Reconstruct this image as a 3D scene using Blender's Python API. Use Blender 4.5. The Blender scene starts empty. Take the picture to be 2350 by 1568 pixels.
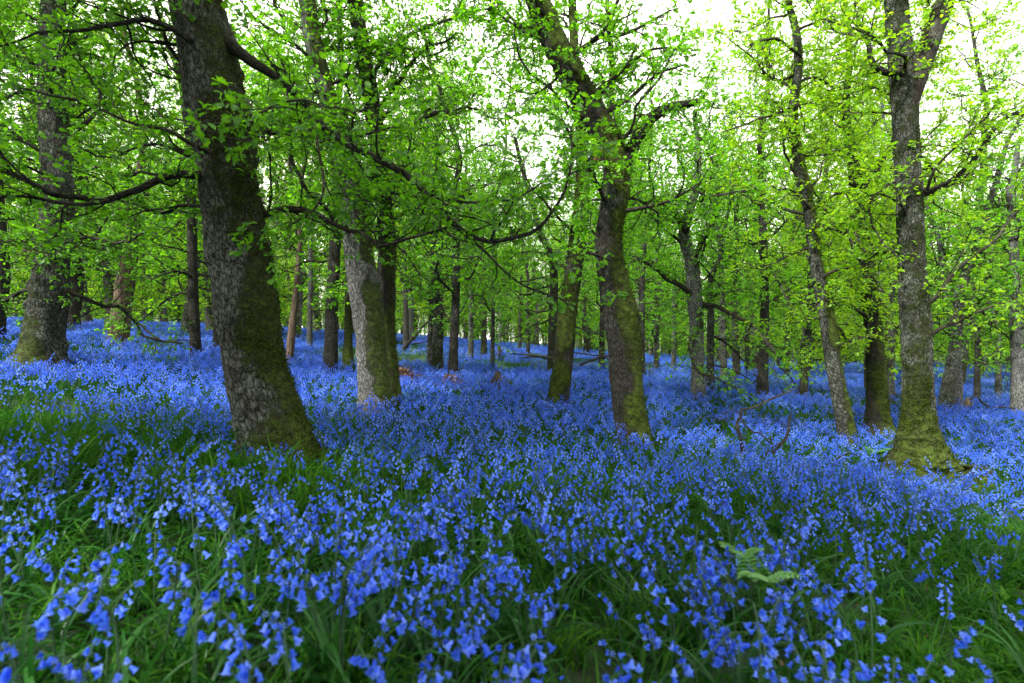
import bpy, math
import numpy as np
from mathutils import Vector

PI = math.pi
S = bpy.context.scene
COL = S.collection
W2, H2, FPX = 2350.0, 1568.0, 1305.0        # sheet on which the bearings below were read
CAMZ = 0.0
HORIZON = 784.0

# ----------------------------------------------------------------------------- helpers
def at(px, py, d):
    return np.array([(px - 1175.0) / FPX * d, d, CAMZ + (HORIZON - py) / FPX * d])

def hash3(ix, iy, iz):
    h = (ix * 374761393 + iy * 668265263 + iz * 2147483647) & 0xFFFFFFFF
    h = ((h ^ (h >> 13)) * 1274126177) & 0xFFFFFFFF
    return ((h ^ (h >> 16)) & 0xFFFF) / 65535.0

def vnoise(p):
    p = np.asarray(p, float)
    i = np.floor(p).astype(np.int64); f = p - i
    f = f * f * (3 - 2 * f)
    r = 0
    for dx in (0, 1):
        for dy in (0, 1):
            for dz in (0, 1):
                w = (f[..., 0] if dx else 1 - f[..., 0]) * (f[..., 1] if dy else 1 - f[..., 1]) * (f[..., 2] if dz else 1 - f[..., 2])
                r = r + w * hash3(i[..., 0] + dx, i[..., 1] + dy, i[..., 2] + dz)
    return r * 2 - 1

def fbm(p, o=3):
    p = np.asarray(p, float); r = 0; a = 1.0
    for k in range(o):
        r = r + a * vnoise(p * (2 ** k) + 17.3 * k); a *= 0.5
    return r

def sstep(a, b, x):
    t = np.clip((x - a) / (b - a), 0, 1)
    return t * t * (3 - 2 * t)

def unit(v):
    v = np.asarray(v, float)
    n = np.linalg.norm(v, axis=-1, keepdims=True); n[n < 1e-9] = 1
    return v / n

class Geo:
    """collects vertices and faces; build() links ONE mesh object"""
    def __init__(s):
        s.v = []; s.loops = []; s.sizes = []; s.mi = []; s.n = 0; s.fa = []; s.va = {}
    def add(s, verts, faces, mat=0, rnd=0.5, va=None):
        verts = np.asarray(verts, float).reshape(-1, 3)
        for f in faces:
            s.loops.append(np.asarray(f, np.int64) + s.n); s.sizes.append(np.array([len(f)])); 
        k = len(faces)
        s.mi.append(np.full(k, mat)); s.fa.append(np.full(k, rnd))
        s.v.append(verts)
        if va is not None:
            for key, a in va.items(): s.va.setdefault(key, []).append(a)
        s.n += len(verts)
    def add_arr(s, verts, loops, sizes, mat=0, rnd=None, va=None):
        verts = np.asarray(verts, float).reshape(-1, 3)
        s.loops.append(np.asarray(loops, np.int64).ravel() + s.n); sizes = np.asarray(sizes); s.sizes.append(sizes)
        s.mi.append(np.full(len(sizes), mat) if np.isscalar(mat) else np.asarray(mat))
        s.fa.append(np.full(len(sizes), 0.5) if rnd is None else np.asarray(rnd, float))
        s.v.append(verts)
        if va is not None:
            for key, a in va.items(): s.va.setdefault(key, []).append(a)
        s.n += len(verts)
    def merge(s, g, M=None, t=None):
        v = np.concatenate(g.v)
        if M is not None: v = v @ np.asarray(M).T
        if t is not None: v = v + t
        s.add_arr(v, np.concatenate(g.loops), np.concatenate(g.sizes), np.concatenate(g.mi), np.concatenate(g.fa))
    def mesh(s, name, mats, smooth=True, origin=None):
        me = bpy.data.meshes.new(name)
        if s.n:
            v = np.concatenate(s.v)
            if origin is not None: v = v - np.asarray(origin)
            loops = np.concatenate(s.loops); sizes = np.concatenate(s.sizes)
            me.vertices.add(len(v)); me.vertices.foreach_set('co', v.astype(np.float32).ravel())
            me.loops.add(len(loops)); me.loops.foreach_set('vertex_index', loops.astype(np.int32))
            me.polygons.add(len(sizes))
            st = np.concatenate([[0], np.cumsum(sizes)[:-1]])
            me.polygons.foreach_set('loop_start', st.astype(np.int32))
            me.polygons.foreach_set('loop_total', sizes.astype(np.int32))
            me.polygons.foreach_set('material_index', np.concatenate(s.mi).astype(np.int32))
            me.polygons.foreach_set('use_smooth', np.full(len(sizes), smooth))
            a = me.attributes.new('rnd', 'FLOAT', 'FACE'); a.data.foreach_set('value', np.concatenate(s.fa).astype(np.float32))
            for key, parts in s.va.items():
                arr = np.concatenate(parts)
                if arr.ndim == 2:
                    a = me.attributes.new(key, 'FLOAT_VECTOR', 'POINT'); a.data.foreach_set('vector', arr.astype(np.float32).ravel())
                else:
                    a = me.attributes.new(key, 'FLOAT', 'POINT'); a.data.foreach_set('value', arr.astype(np.float32))
            me.update(calc_edges=True)
        for m in mats: me.materials.append(m)
        return me
    def build(s, name, mats, parent=None, smooth=True, origin=None):
        o = bpy.data.objects.new(name, s.mesh(name, mats, smooth, origin))
        COL.objects.link(o)
        if parent is not None: o.parent = parent
        return o

def tag(o, label=None, cat=None, group=None, kind=None):
    if label: o['label'] = label
    if cat: o['category'] = cat
    if group: o['group'] = group
    if kind: o['kind'] = kind
    return o

def empty(name, loc, label, cat, group=None):
    o = bpy.data.objects.new(name, None); COL.objects.link(o)
    o.location = [float(c) for c in loc]; o.empty_display_size = 0.1
    return tag(o, label, cat, group)

def catmull(P, n):
    """resample polyline rows (any columns) with a Catmull-Rom spline to n rows"""
    P = np.asarray(P, float)
    Q = np.vstack([2 * P[0] - P[1], P, 2 * P[-1] - P[-2]])
    seg = np.linalg.norm(P[1:, :3] - P[:-1, :3], axis=1); L = np.concatenate([[0], np.cumsum(seg)])
    s = np.linspace(0, L[-1], n)
    k = np.clip(np.searchsorted(L, s, 'right') - 1, 0, len(P) - 2)
    t = ((s - L[k]) / np.maximum(seg[k], 1e-9))[:, None]
    p0, p1, p2, p3 = Q[k], Q[k + 1], Q[k + 2], Q[k + 3]
    return 0.5 * (2 * p1 + (p2 - p0) * t + (2 * p0 - 5 * p1 + 4 * p2 - p3) * t ** 2 + (3 * p1 - p0 - 3 * p2 + p3) * t ** 3)

def frames(P):
    T = unit(np.gradient(P, axis=0))
    N = np.zeros_like(P)
    ref = np.array([1.0, 0, 0]) if abs(T[0][0]) < 0.9 else np.array([0, 1.0, 0])
    n = ref - T[0] * ref.dot(T[0]); n /= np.linalg.norm(n)
    for i in range(len(P)):
        n = n - T[i] * n.dot(T[i]); n /= np.linalg.norm(n); N[i] = n
    return T, N, np.cross(T, N)

def tube(g, P, R, sides=5, mat=0, rnd=0.5, disp=0.0, seed=0.0, moss=None, moss_base=0.0):
    """tapered tube through P; closes with a point; carries bark coordinates and a moss mask"""
    P = np.asarray(P, float); R = np.asarray(R, float); m = len(P)
    T, N, B = frames(P)
    th = np.arange(sides) / sides * 2 * PI
    dirs = N[:, None, :] * np.cos(th)[None, :, None] + B[:, None, :] * np.sin(th)[None, :, None]
    Rm = R[:, None] * np.ones(sides)[None]
    if disp:
        q = P[:, None, :] + dirs * R[:, None, None]
        Rm = Rm * (1 + disp * fbm(q * 7 + seed, 3))
    V = P[:, None, :] + dirs * Rm[..., None]
    s = np.concatenate([[0], np.cumsum(np.linalg.norm(P[1:] - P[:-1], axis=1))])
    bk = np.stack([np.cos(th)[None] * R[:, None], np.sin(th)[None] * R[:, None], s[:, None] * np.ones(sides)[None]], -1)
    mm = moss if moss is not None else sstep(-0.1, 0.8, dirs[..., 2] + 0.25 * fbm(V * 9 + seed, 2)) * moss_base
    V = V.reshape(-1, 3)
    i = np.arange(m - 1)[:, None] * sides; j = np.arange(sides)[None]; j2 = (j + 1) % sides
    F = np.stack([i + j, i + j2, i + sides + j2, i + sides + j], -1).reshape(-1, 4)
    tip = P[-1] + T[-1] * R[-1]
    V = np.vstack([V, tip]); e = m * sides; b = (m - 1) * sides
    tri = np.stack([b + np.arange(sides), b + (np.arange(sides) + 1) % sides, np.full(sides, e)], -1)
    loops = np.concatenate([F.ravel(), tri.ravel()]); sizes = np.concatenate([np.full(len(F), 4), np.full(sides, 3)])
    g.add_arr(V, loops, sizes, mat, np.full(len(sizes), rnd),
              {'bk': np.vstack([bk.reshape(-1, 3), bk[-1].mean(0)]), 'moss': np.concatenate([np.broadcast_to(mm, (m, sides)).ravel(), [0.0]])})

# ----------------------------------------------------------------------------- materials
def newmat(name):
    m = bpy.data.materials.new(name); m.use_nodes = True
    nt = m.node_tree; nt.nodes.clear()
    return m, nt, nt.nodes, nt.links

def nd(nt, t, **kw):
    n = nt.nodes.new(t)
    for k, v in kw.items():
        if k.startswith('i_'): n.inputs[k[2:]].default_value = v
        else: setattr(n, k, v)
    return n

def ramp(nt, fac, stops):
    r = nt.nodes.new('ShaderNodeValToRGB'); e = r.color_ramp.elements
    while len(e) < len(stops): e.new(0.5)
    for k, (p, c) in enumerate(stops): e[k].position = p; e[k].color = (*c, 1) if len(c) == 3 else c
    nt.links.new(fac, r.inputs[0]); return r.outputs[0]

def mixc(nt, fac, a, b, mode='MIX'):
    m = nt.nodes.new('ShaderNodeMix'); m.data_type = 'RGBA'; m.blend_type = mode
    for sock, v in ((m.inputs[0], fac), (m.inputs[6], a), (m.inputs[7], b)):
        if hasattr(v, 'is_linked'): nt.links.new(v, sock)
        elif isinstance(v, (int, float)): sock.default_value = v
        else: sock.default_value = (*v, 1)
    return m.outputs[2]

def math_(nt, op, a, b=0.0):
    m = nt.nodes.new('ShaderNodeMath'); m.operation = op
    for k, v in enumerate((a, b)):
        if hasattr(v, 'is_linked'): nt.links.new(v, m.inputs[k])
        else: m.inputs[k].default_value = v
    return m.outputs[0]

def leaf_mat(name, cols, trans_gain=1.5, gloss=0.02, trans=0.55, rough=0.45, obj_rnd=False):
    """thin leaf: diffuse both sides + translucency, tint varies from leaf to leaf"""
    m, nt, N, L = newmat(name)
    if obj_rnd: fac = nd(nt, 'ShaderNodeObjectInfo').outputs['Random']
    else: fac = nd(nt, 'ShaderNodeAttribute', attribute_name='rnd').outputs['Fac']
    k = len(cols)
    c = ramp(nt, fac, [(i / (k - 1), col) for i, col in enumerate(cols)])
    d = nd(nt, 'ShaderNodeBsdfDiffuse'); L.new(c, d.inputs[0])
    t = nd(nt, 'ShaderNodeBsdfTranslucent')
    tc = mixc(nt, 1.0, c, (trans_gain * 1.12, trans_gain, trans_gain * 0.55) if not obj_rnd else (trans_gain,) * 3, 'MULTIPLY'); L.new(tc, t.inputs[0])
    mx = nd(nt, 'ShaderNodeMixShader', i_Fac=trans); L.new(d.outputs[0], mx.inputs[1]); L.new(t.outputs[0], mx.inputs[2])
    g = nd(nt, 'ShaderNodeBsdfGlossy'); g.inputs['Roughness'].default_value = rough; g.inputs[0].default_value = (0.9, 0.95, 1, 1)
    mg = nd(nt, 'ShaderNodeMixShader', i_Fac=gloss); L.new(mx.outputs[0], mg.inputs[1]); L.new(g.outputs[0], mg.inputs[2])
    o = nd(nt, 'ShaderNodeOutputMaterial'); L.new(mg.outputs[0], o.inputs[0])
    return m

def bark_mat(name, plate, crack, lichen, moss_hi, moss_lo, scale=26.0, stretch=0.35, lich=0.5, depth=.012):
    m, nt, N, L = newmat(name)
    at_ = nd(nt, 'ShaderNodeAttribute', attribute_name='bk')
    mp = nd(nt, 'ShaderNodeMapping'); mp.inputs['Scale'].default_value = (1, 1, stretch); L.new(at_.outputs['Vector'], mp.inputs[0])
    def warp(sc, amp):
        wn = nd(nt, 'ShaderNodeTexNoise', i_Scale=sc, i_Detail=4.0, i_Roughness=.65); L.new(mp.outputs[0], wn.inputs['Vector'])
        a = nd(nt, 'ShaderNodeVectorMath', operation='SUBTRACT'); L.new(wn.outputs['Color'], a.inputs[0]); a.inputs[1].default_value = (.5, .5, .5)
        b = nd(nt, 'ShaderNodeVectorMath', operation='MULTIPLY_ADD'); L.new(a.outputs[0], b.inputs[0]); b.inputs[1].default_value = (amp,) * 3; L.new(mp.outputs[0], b.inputs[2]); return b.outputs[0]
    w1 = warp(scale * .8, 2.0 / scale); w2 = warp(scale * 2.4, 1.0 / scale)
    vo = nd(nt, 'ShaderNodeTexVoronoi', feature='DISTANCE_TO_EDGE', i_Scale=scale, i_Randomness=1.0); L.new(w1, vo.inputs['Vector'])
    vc = nd(nt, 'ShaderNodeTexVoronoi', feature='F1', i_Scale=scale); L.new(w1, vc.inputs['Vector'])
    vb = nd(nt, 'ShaderNodeTexVoronoi', feature='DISTANCE_TO_EDGE', i_Scale=scale * 2.1); L.new(w2, vb.inputs['Vector'])
    fn = nd(nt, 'ShaderNodeTexNoise', i_Scale=scale * 3.0, i_Detail=7.0, i_Roughness=0.75); L.new(mp.outputs[0], fn.inputs['Vector'])
    bn = nd(nt, 'ShaderNodeTexNoise', i_Scale=4.2, i_Detail=5.0, i_Roughness=.6); L.new(at_.outputs['Vector'], bn.inputs['Vector'])
    e1 = math_(nt, 'ADD', vo.outputs['Distance'], math_(nt, 'MULTIPLY', math_(nt, 'SUBTRACT', fn.outputs[0], .5), .30))
    e1 = ramp(nt, e1, [(0.015, (0, 0, 0)), (0.10, (.62,) * 3), (.3, (1, 1, 1))])
    e2 = ramp(nt, vb.outputs['Distance'], [(0.0, (.45,) * 3), (0.10, (.9,) * 3), (.2, (1, 1, 1))])
    edge = mixc(nt, 1.0, e1, e2, 'MULTIPLY')
    body = mixc(nt, ramp(nt, fn.outputs[0], [(0.32, (0, 0, 0)), (0.70, (1, 1, 1))]), [c * 0.5 for c in plate], [c * 1.3 for c in plate])
    body = mixc(nt, .35, body, mixc(nt, vc.outputs['Color'], [c * .5 for c in plate], [c * 1.5 for c in plate]))
    ln = ramp(nt, math_(nt, 'ADD', bn.outputs[0], math_(nt, 'MULTIPLY', math_(nt, 'SUBTRACT', fn.outputs[0], .5), .35)), [(0.47, (0, 0, 0)), (0.62, (lich,) * 3)])
    body = mixc(nt, ln, body, lichen)
    col = mixc(nt, edge, crack, body)
    ms = nd(nt, 'ShaderNodeAttribute', attribute_name='moss')
    mn = nd(nt, 'ShaderNodeTexNoise', i_Scale=11.0, i_Detail=9.0, i_Roughness=0.72); L.new(at_.outputs['Vector'], mn.inputs['Vector'])
    mf = math_(nt, 'ADD', ms.outputs['Fac'], math_(nt, 'MULTIPLY', math_(nt, 'SUBTRACT', mn.outputs[0], 0.5), 1.5))
    mmask = ramp(nt, mf, [(0.40, (0, 0, 0)), (0.58, (.92,) * 3)])
    mfn = nd(nt, 'ShaderNodeTexNoise', i_Scale=120.0, i_Detail=5.0, i_Roughness=.7); L.new(at_.outputs['Vector'], mfn.inputs['Vector'])
    mbn = nd(nt, 'ShaderNodeTexNoise', i_Scale=24.0, i_Detail=5.0, i_Roughness=.7); L.new(at_.outputs['Vector'], mbn.inputs['Vector'])
    mv = nd(nt, 'ShaderNodeTexVoronoi', feature='F1', i_Scale=70.0); L.new(at_.outputs['Vector'], mv.inputs['Vector'])
    mhl = mixc(nt, ramp(nt, math_(nt, 'ADD', ms.outputs['Fac'], math_(nt, 'SUBTRACT', mbn.outputs[0], .5)), [(0.55, (0, 0, 0)), (1.0, (1, 1, 1))]), moss_lo, moss_hi)
    mhl = mixc(nt, ramp(nt, mbn.outputs[0], [(.40, (.6,) * 3), (.56, (0, 0, 0))]), mhl, (.013, .010, .005))
    mcol = mixc(nt, ramp(nt, mfn.outputs[0], [(0.34, (0, 0, 0)), (0.66, (1, 1, 1))]), mixc(nt, 1.0, mhl, (0.35, 0.35, 0.35), 'MULTIPLY'), mixc(nt, 1.0, mhl, (1.6, 1.6, 1.4), 'MULTIPLY'))
    col = mixc(nt, mmask, col, mcol)
    h = math_(nt, 'ADD', math_(nt, 'MULTIPLY', edge, 0.8), math_(nt, 'MULTIPLY', fn.outputs[0], 0.4))
    h2 = math_(nt, 'ADD', math_(nt, 'ADD', math_(nt, 'MULTIPLY', mfn.outputs[0], 0.6), math_(nt, 'MULTIPLY', mbn.outputs[0], 1.2)), math_(nt, 'MULTIPLY', mv.outputs['Distance'], -.45))
    hm = nt.nodes.new('ShaderNodeMix'); L.new(mmask, hm.inputs[0]); L.new(h, hm.inputs[2]); L.new(h2, hm.inputs[3])
    bp = nd(nt, 'ShaderNodeBump', i_Strength=1.0, i_Distance=depth); L.new(hm.outputs[0], bp.inputs['Height'])
    b = nd(nt, 'ShaderNodeBsdfPrincipled'); L.new(col, b.inputs['Base Color']); b.inputs['Roughness'].default_value = 0.92
    b.inputs['Specular IOR Level'].default_value = 0.15
    L.new(bp.outputs[0], b.inputs['Normal'])
    o = nd(nt, 'ShaderNodeOutputMaterial'); L.new(b.outputs[0], o.inputs[0])
    return m

def plain(name, c1, c2, scale=30.0, rough=0.8, bump=0.0):
    m, nt, N, L = newmat(name)
    tc = nd(nt, 'ShaderNodeTexCoord')
    n = nd(nt, 'ShaderNodeTexNoise', i_Scale=scale, i_Detail=5.0); L.new(tc.outputs['Object'], n.inputs['Vector'])
    c = ramp(nt, n.outputs[0], [(0.35, c1), (0.68, c2)])
    b = nd(nt, 'ShaderNodeBsdfPrincipled'); L.new(c, b.inputs['Base Color']); b.inputs['Roughness'].default_value = rough
    b.inputs['Specular IOR Level'].default_value = 0.25
    if bump:
        bp = nd(nt, 'ShaderNodeBump', i_Strength=1.0, i_Distance=bump); L.new(n.outputs[0], bp.inputs['Height']); L.new(bp.outputs[0], b.inputs['Normal'])
    o = nd(nt, 'ShaderNodeOutputMaterial'); L.new(b.outputs[0], o.inputs[0])
    return m

M = {}
MOSS_HI, MOSS_LO = (0.042, 0.068, 0.007), (0.012, 0.018, 0.004)
M['bark_grey'] = bark_mat('bark_grey', (0.100, 0.110, 0.097), (0.007, 0.007, 0.006), (0.21, 0.245, 0.21), MOSS_HI, MOSS_LO, 40, 0.5, .55, .014)
M['bark_pale'] = bark_mat('bark_pale', (0.17, 0.18, 0.178), (0.02, 0.02, 0.019), (0.28, 0.30, 0.29), MOSS_HI, MOSS_LO, 62, 0.3, .5, .008)
M['bark_dark'] = bark_mat('bark_dark', (0.040, 0.041, 0.035), (0.006, 0.005, 0.004), (0.13, 0.145, 0.13), MOSS_HI, MOSS_LO, 60, 0.35, 0.35, .01)
M['bark_dead'] = bark_mat('bark_dead', (0.15, 0.115, 0.085), (0.045, 0.032, 0.024), (0.20, 0.16, 0.12), MOSS_HI, MOSS_LO, 60, 0.06, 0.6, .006)
M['twig'] = bark_mat('twig', (0.045, 0.040, 0.032), (0.010, 0.009, 0.008), (0.24, 0.26, 0.23), (0.045, 0.05, 0.010), (0.028, 0.028, 0.010), 90, 0.4, 0.45, .004)
M['leaf_deep'] = leaf_mat('leaf_deep', [(0.026, 0.105, 0.004), (0.045, 0.155, 0.005), (0.075, 0.215, 0.007)], 1.9, trans=.6)  # deeper oak green; shade over the left crowns is put into this tint
M['leaf_fresh'] = leaf_mat('leaf_fresh', [(0.040, 0.15, 0.004), (0.068, 0.22, 0.006), (0.115, 0.30, 0.009)], 2.2, trans=.6)
M['leaf_lime'] = leaf_mat('leaf_lime', [(0.075, 0.20, 0.005), (0.125, 0.28, 0.008), (0.20, 0.35, 0.013)], 2.15, trans=.6)  # young yellow-green; sunlit look of the right crowns is put into the colour
M['moss'] = leaf_mat('moss', [(0.008, 0.014, 0.003), (0.025, 0.042, 0.005), (0.062, 0.105, 0.009)], 1.0, 0.0, .25)
M['leaf_brown'] = leaf_mat('leaf_brown', [(0.13, 0.07, 0.035), (0.20, 0.11, 0.06)], 1.2)
M['petal'] = leaf_mat('petal', [(0.018, 0.078, 0.56), (0.034, 0.130, 0.71), (0.066, 0.190, 0.81), (0.19, 0.32, 0.90)], 1.25, 0.02, 0.6, 0.5, True)
M['stalk'] = plain('stalk', (0.016, 0.050, 0.014), (0.024, 0.060, 0.030), 20, 0.7)
M['strap_leaf'] = leaf_mat('strap_leaf', [(0.007, 0.045, 0.006), (0.011, 0.064, 0.009), (0.022, 0.095, 0.012)], 1.3, 0.012, 0.35, 0.4, True)
M['grass'] = leaf_mat('grass', [(0.009, 0.055, 0.003), (0.017, 0.085, 0.004), (0.045, 0.14, 0.008)], 1.4, 0.006, 0.42, 0.45, True)
M['fern'] = leaf_mat('fern', [(0.045, 0.17, 0.02), (0.075, 0.22, 0.03)], 1.3, 0.04, 0.4)
M['dead_wood'] = bark_mat('dead_wood', (0.14, 0.11, 0.085), (0.03, 0.025, 0.02), (0.24, 0.23, 0.19), MOSS_HI, MOSS_LO, 45, 0.25, 0.6)
M['bracken'] = leaf_mat('bracken', [(0.10, 0.055, 0.03), (0.19, 0.105, 0.065), (0.26, 0.17, 0.12)], 1.0, 0.02, 0.2)

def ground_mat():
    m, nt, N, L = newmat('woodland_soil')
    tc = nd(nt, 'ShaderNodeTexCoord')
    n1 = nd(nt, 'ShaderNodeTexNoise', i_Scale=1.6, i_Detail=5.0); L.new(tc.outputs['Object'], n1.inputs['Vector'])
    n2 = nd(nt, 'ShaderNodeTexNoise', i_Scale=30.0, i_Detail=8.0, i_Roughness=0.7); L.new(tc.outputs['Object'], n2.inputs['Vector'])
    v = nd(nt, 'ShaderNodeTexVoronoi', i_Scale=38.0); L.new(tc.outputs['Object'], v.inputs['Vector'])
    litter = mixc(nt, v.outputs['Color'], (0.010, 0.009, 0.005), (0.038, 0.030, 0.018))
    green = mixc(nt, n2.outputs[0], (0.006, 0.024, 0.004), (0.015, 0.055, 0.007))
    c = mixc(nt, ramp(nt, n1.outputs[0], [(0.24, (.8,) * 3), (0.36, (0.0,) * 3)]), green, litter)
    p = nd(nt, 'ShaderNodeAttribute', attribute_name='bare')
    c = mixc(nt, p.outputs['Fac'], c, litter)
    b = nd(nt, 'ShaderNodeBsdfPrincipled'); L.new(c, b.inputs['Base Color']); b.inputs['Roughness'].default_value = 0.95
    bp = nd(nt, 'ShaderNodeBump', i_Strength=0.8, i_Distance=0.02); L.new(n2.outputs[0], bp.inputs['Height']); L.new(bp.outputs[0], b.inputs['Normal'])
    o = nd(nt, 'ShaderNodeOutputMaterial'); L.new(b.outputs[0], o.inputs[0])
    return m
M['soil'] = ground_mat()

# ----------------------------------------------------------------------------- trees read off the photograph
# depth in metres; path rows are (bearing x, bearing y, width) on the 2350 x 1568 sheet, from the base upward
K = 0.64
TREES = [
 dict(key='T1', name='oak_tree', d=3.2, bark='bark_grey', leaf='leaf_deep', cat='tree',
      path=[(648, 1085, 205), (632, 1020, 178), (607, 930, 160), (585, 850, 152), (572, 760, 152), (560, 680, 156), (545, 600, 150), (532, 500, 152), (515, 400, 148), (500, 300, 148), (482, 200, 152), (465, 100, 150), (440, 0, 138), (410, -120, 130), (385, -300, 120), (370, -520, 90), (380, -800, 50)],
      label='thickest leaning oak with cracked grey bark and a mossy side, rising from tall grass'),
 dict(key='T2', name='oak_tree', d=5.9, bark='bark_grey', leaf='leaf_deep', cat='tree',
      path=[(92, 848, 125), (98, 800, 92), (104, 740, 84), (110, 670, 76), (116, 600, 72), (124, 520, 70), (126, 430, 68), (118, 330, 64), (110, 200, 58), (108, 60, 52), (112, -80, 44), (110, -280, 30)],
      label='upright oak with knobbly bark collars and a flared mossy foot, on the bank'),
 dict(key='T3', name='oak_tree', d=5.3, bark='bark_pale', leaf='leaf_fresh', cat='tree',
      path=[(862, 940, 92), (858, 890, 84), (850, 800, 80), (844, 730, 84), (832, 650, 84), (822, 580, 80), (812, 500, 76), (800, 400, 70), (775, 310, 60), (745, 210, 52), (718, 110, 50), (700, 0, 46), (690, -120, 40), (700, -330, 24)],
      label='pale grey oak with a dark mossy right side, twin of the dark trunk beside it'),
 dict(key='T3b', name='oak_tree', d=5.75, bark='bark_dark', leaf='leaf_deep', cat='tree',
      path=[(896, 930, 56), (893, 860, 44), (887, 760, 40), (886, 660, 42), (887, 560, 42), (880, 480, 40), (870, 360, 40), (850, 240, 40), (830, 120, 38), (812, 0, 34), (800, -150, 26), (800, -300, 16)],
      label='dark mossy oak trunk joined at the foot to the pale grey oak'),
 dict(key='T4', name='oak_tree', d=4.8, bark='bark_dark', leaf='leaf_fresh', cat='tree',
      path=[(1456, 1015, 80), (1448, 960, 76), (1438, 880, 76), (1433, 800, 80), (1428, 735, 82), (1415, 670, 76), (1402, 600, 66), (1398, 540, 62), (1410, 470, 62), (1416, 400, 62), (1402, 330, 64), (1360, 250, 66), (1310, 160, 66), (1270, 80, 62), (1238, 0, 58), (1200, -110, 50), (1180, -300, 34), (1190, -480, 18)],
      label='dark mossy oak with a bent swollen trunk and a stout arm forking right'),
 dict(key='T5', name='oak_tree', d=6.7, bark='bark_dark', leaf='leaf_fresh', cat='tree',
      path=[(1278, 945, 64), (1284, 900, 54), (1294, 820, 50), (1302, 720, 48), (1314, 640, 46), (1326, 550, 44), (1336, 470, 42), (1338, 390, 36), (1335, 300, 28), (1322, 200, 24), (1318, 60, 22), (1310, -120, 16)],
      label='brown moss coated oak leaning right, just behind the bent oak'),
 dict(key='T6', name='oak_tree', d=8.3, bark='bark_pale', leaf='leaf_fresh', cat='tree',
      path=[(1602, 920, 36), (1602, 860, 31), (1601, 790, 30), (1598, 720, 32), (1594, 660, 34), (1588, 600, 28), (1572, 540, 26), (1582, 490, 22), (1600, 430, 18), (1606, 360, 14), (1598, 250, 10)],
      label='oak with a pale straight foot and crooked dark arms spreading low on both sides'),
 dict(key='T7', name='oak_tree', d=6.1, bark='bark_grey', leaf='leaf_lime', cat='tree',
      path=[(1945, 1022, 52), (1940, 980, 46), (1926, 900, 42), (1912, 820, 40), (1902, 740, 40), (1884, 650, 34), (1872, 570, 32), (1862, 480, 32), (1846, 400, 31), (1832, 320, 28), (1828, 240, 25), (1840, 150, 24), (1838, 70, 20), (1820, 0, 18), (1800, -120, 12)],
      label='slender oak leaning left, with smooth grey bark and moss down its right side'),
 dict(key='T8', name='oak_tree', d=6.7, bark='bark_dark', leaf='leaf_lime', cat='tree',
      path=[(2018, 1012, 86), (2014, 970, 58), (2013, 900, 50), (2011, 820, 46), (2006, 740, 44), (1998, 660, 42), (1992, 580, 38), (1980, 500, 36), (1974, 430, 36), (1960, 340, 26), (1950, 240, 20), (1960, 120, 16), (1950, -20, 12)],
      label='straight oak wrapped in green moss, between the slender leaning oak and the big flared oak'),
 dict(key='T9', name='oak_tree', d=5.1, bark='bark_grey', leaf='leaf_lime', cat='tree',
      path=[(2112, 1100, 165), (2110, 1040, 122), (2109, 980, 88), (2110, 900, 76), (2108, 820, 74), (2106, 740, 74), (2101, 650, 70), (2098, 560, 66), (2096, 470, 64), (2093, 380, 63), (2090, 290, 64), (2088, 210, 70), (2082, 130, 66), (2076, 60, 60), (2070, -20, 54), (2058, -140, 44), (2050, -320, 26)],
      label='big oak on a wide foot of lumpy green moss, its trunk forking high up'),
]
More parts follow.
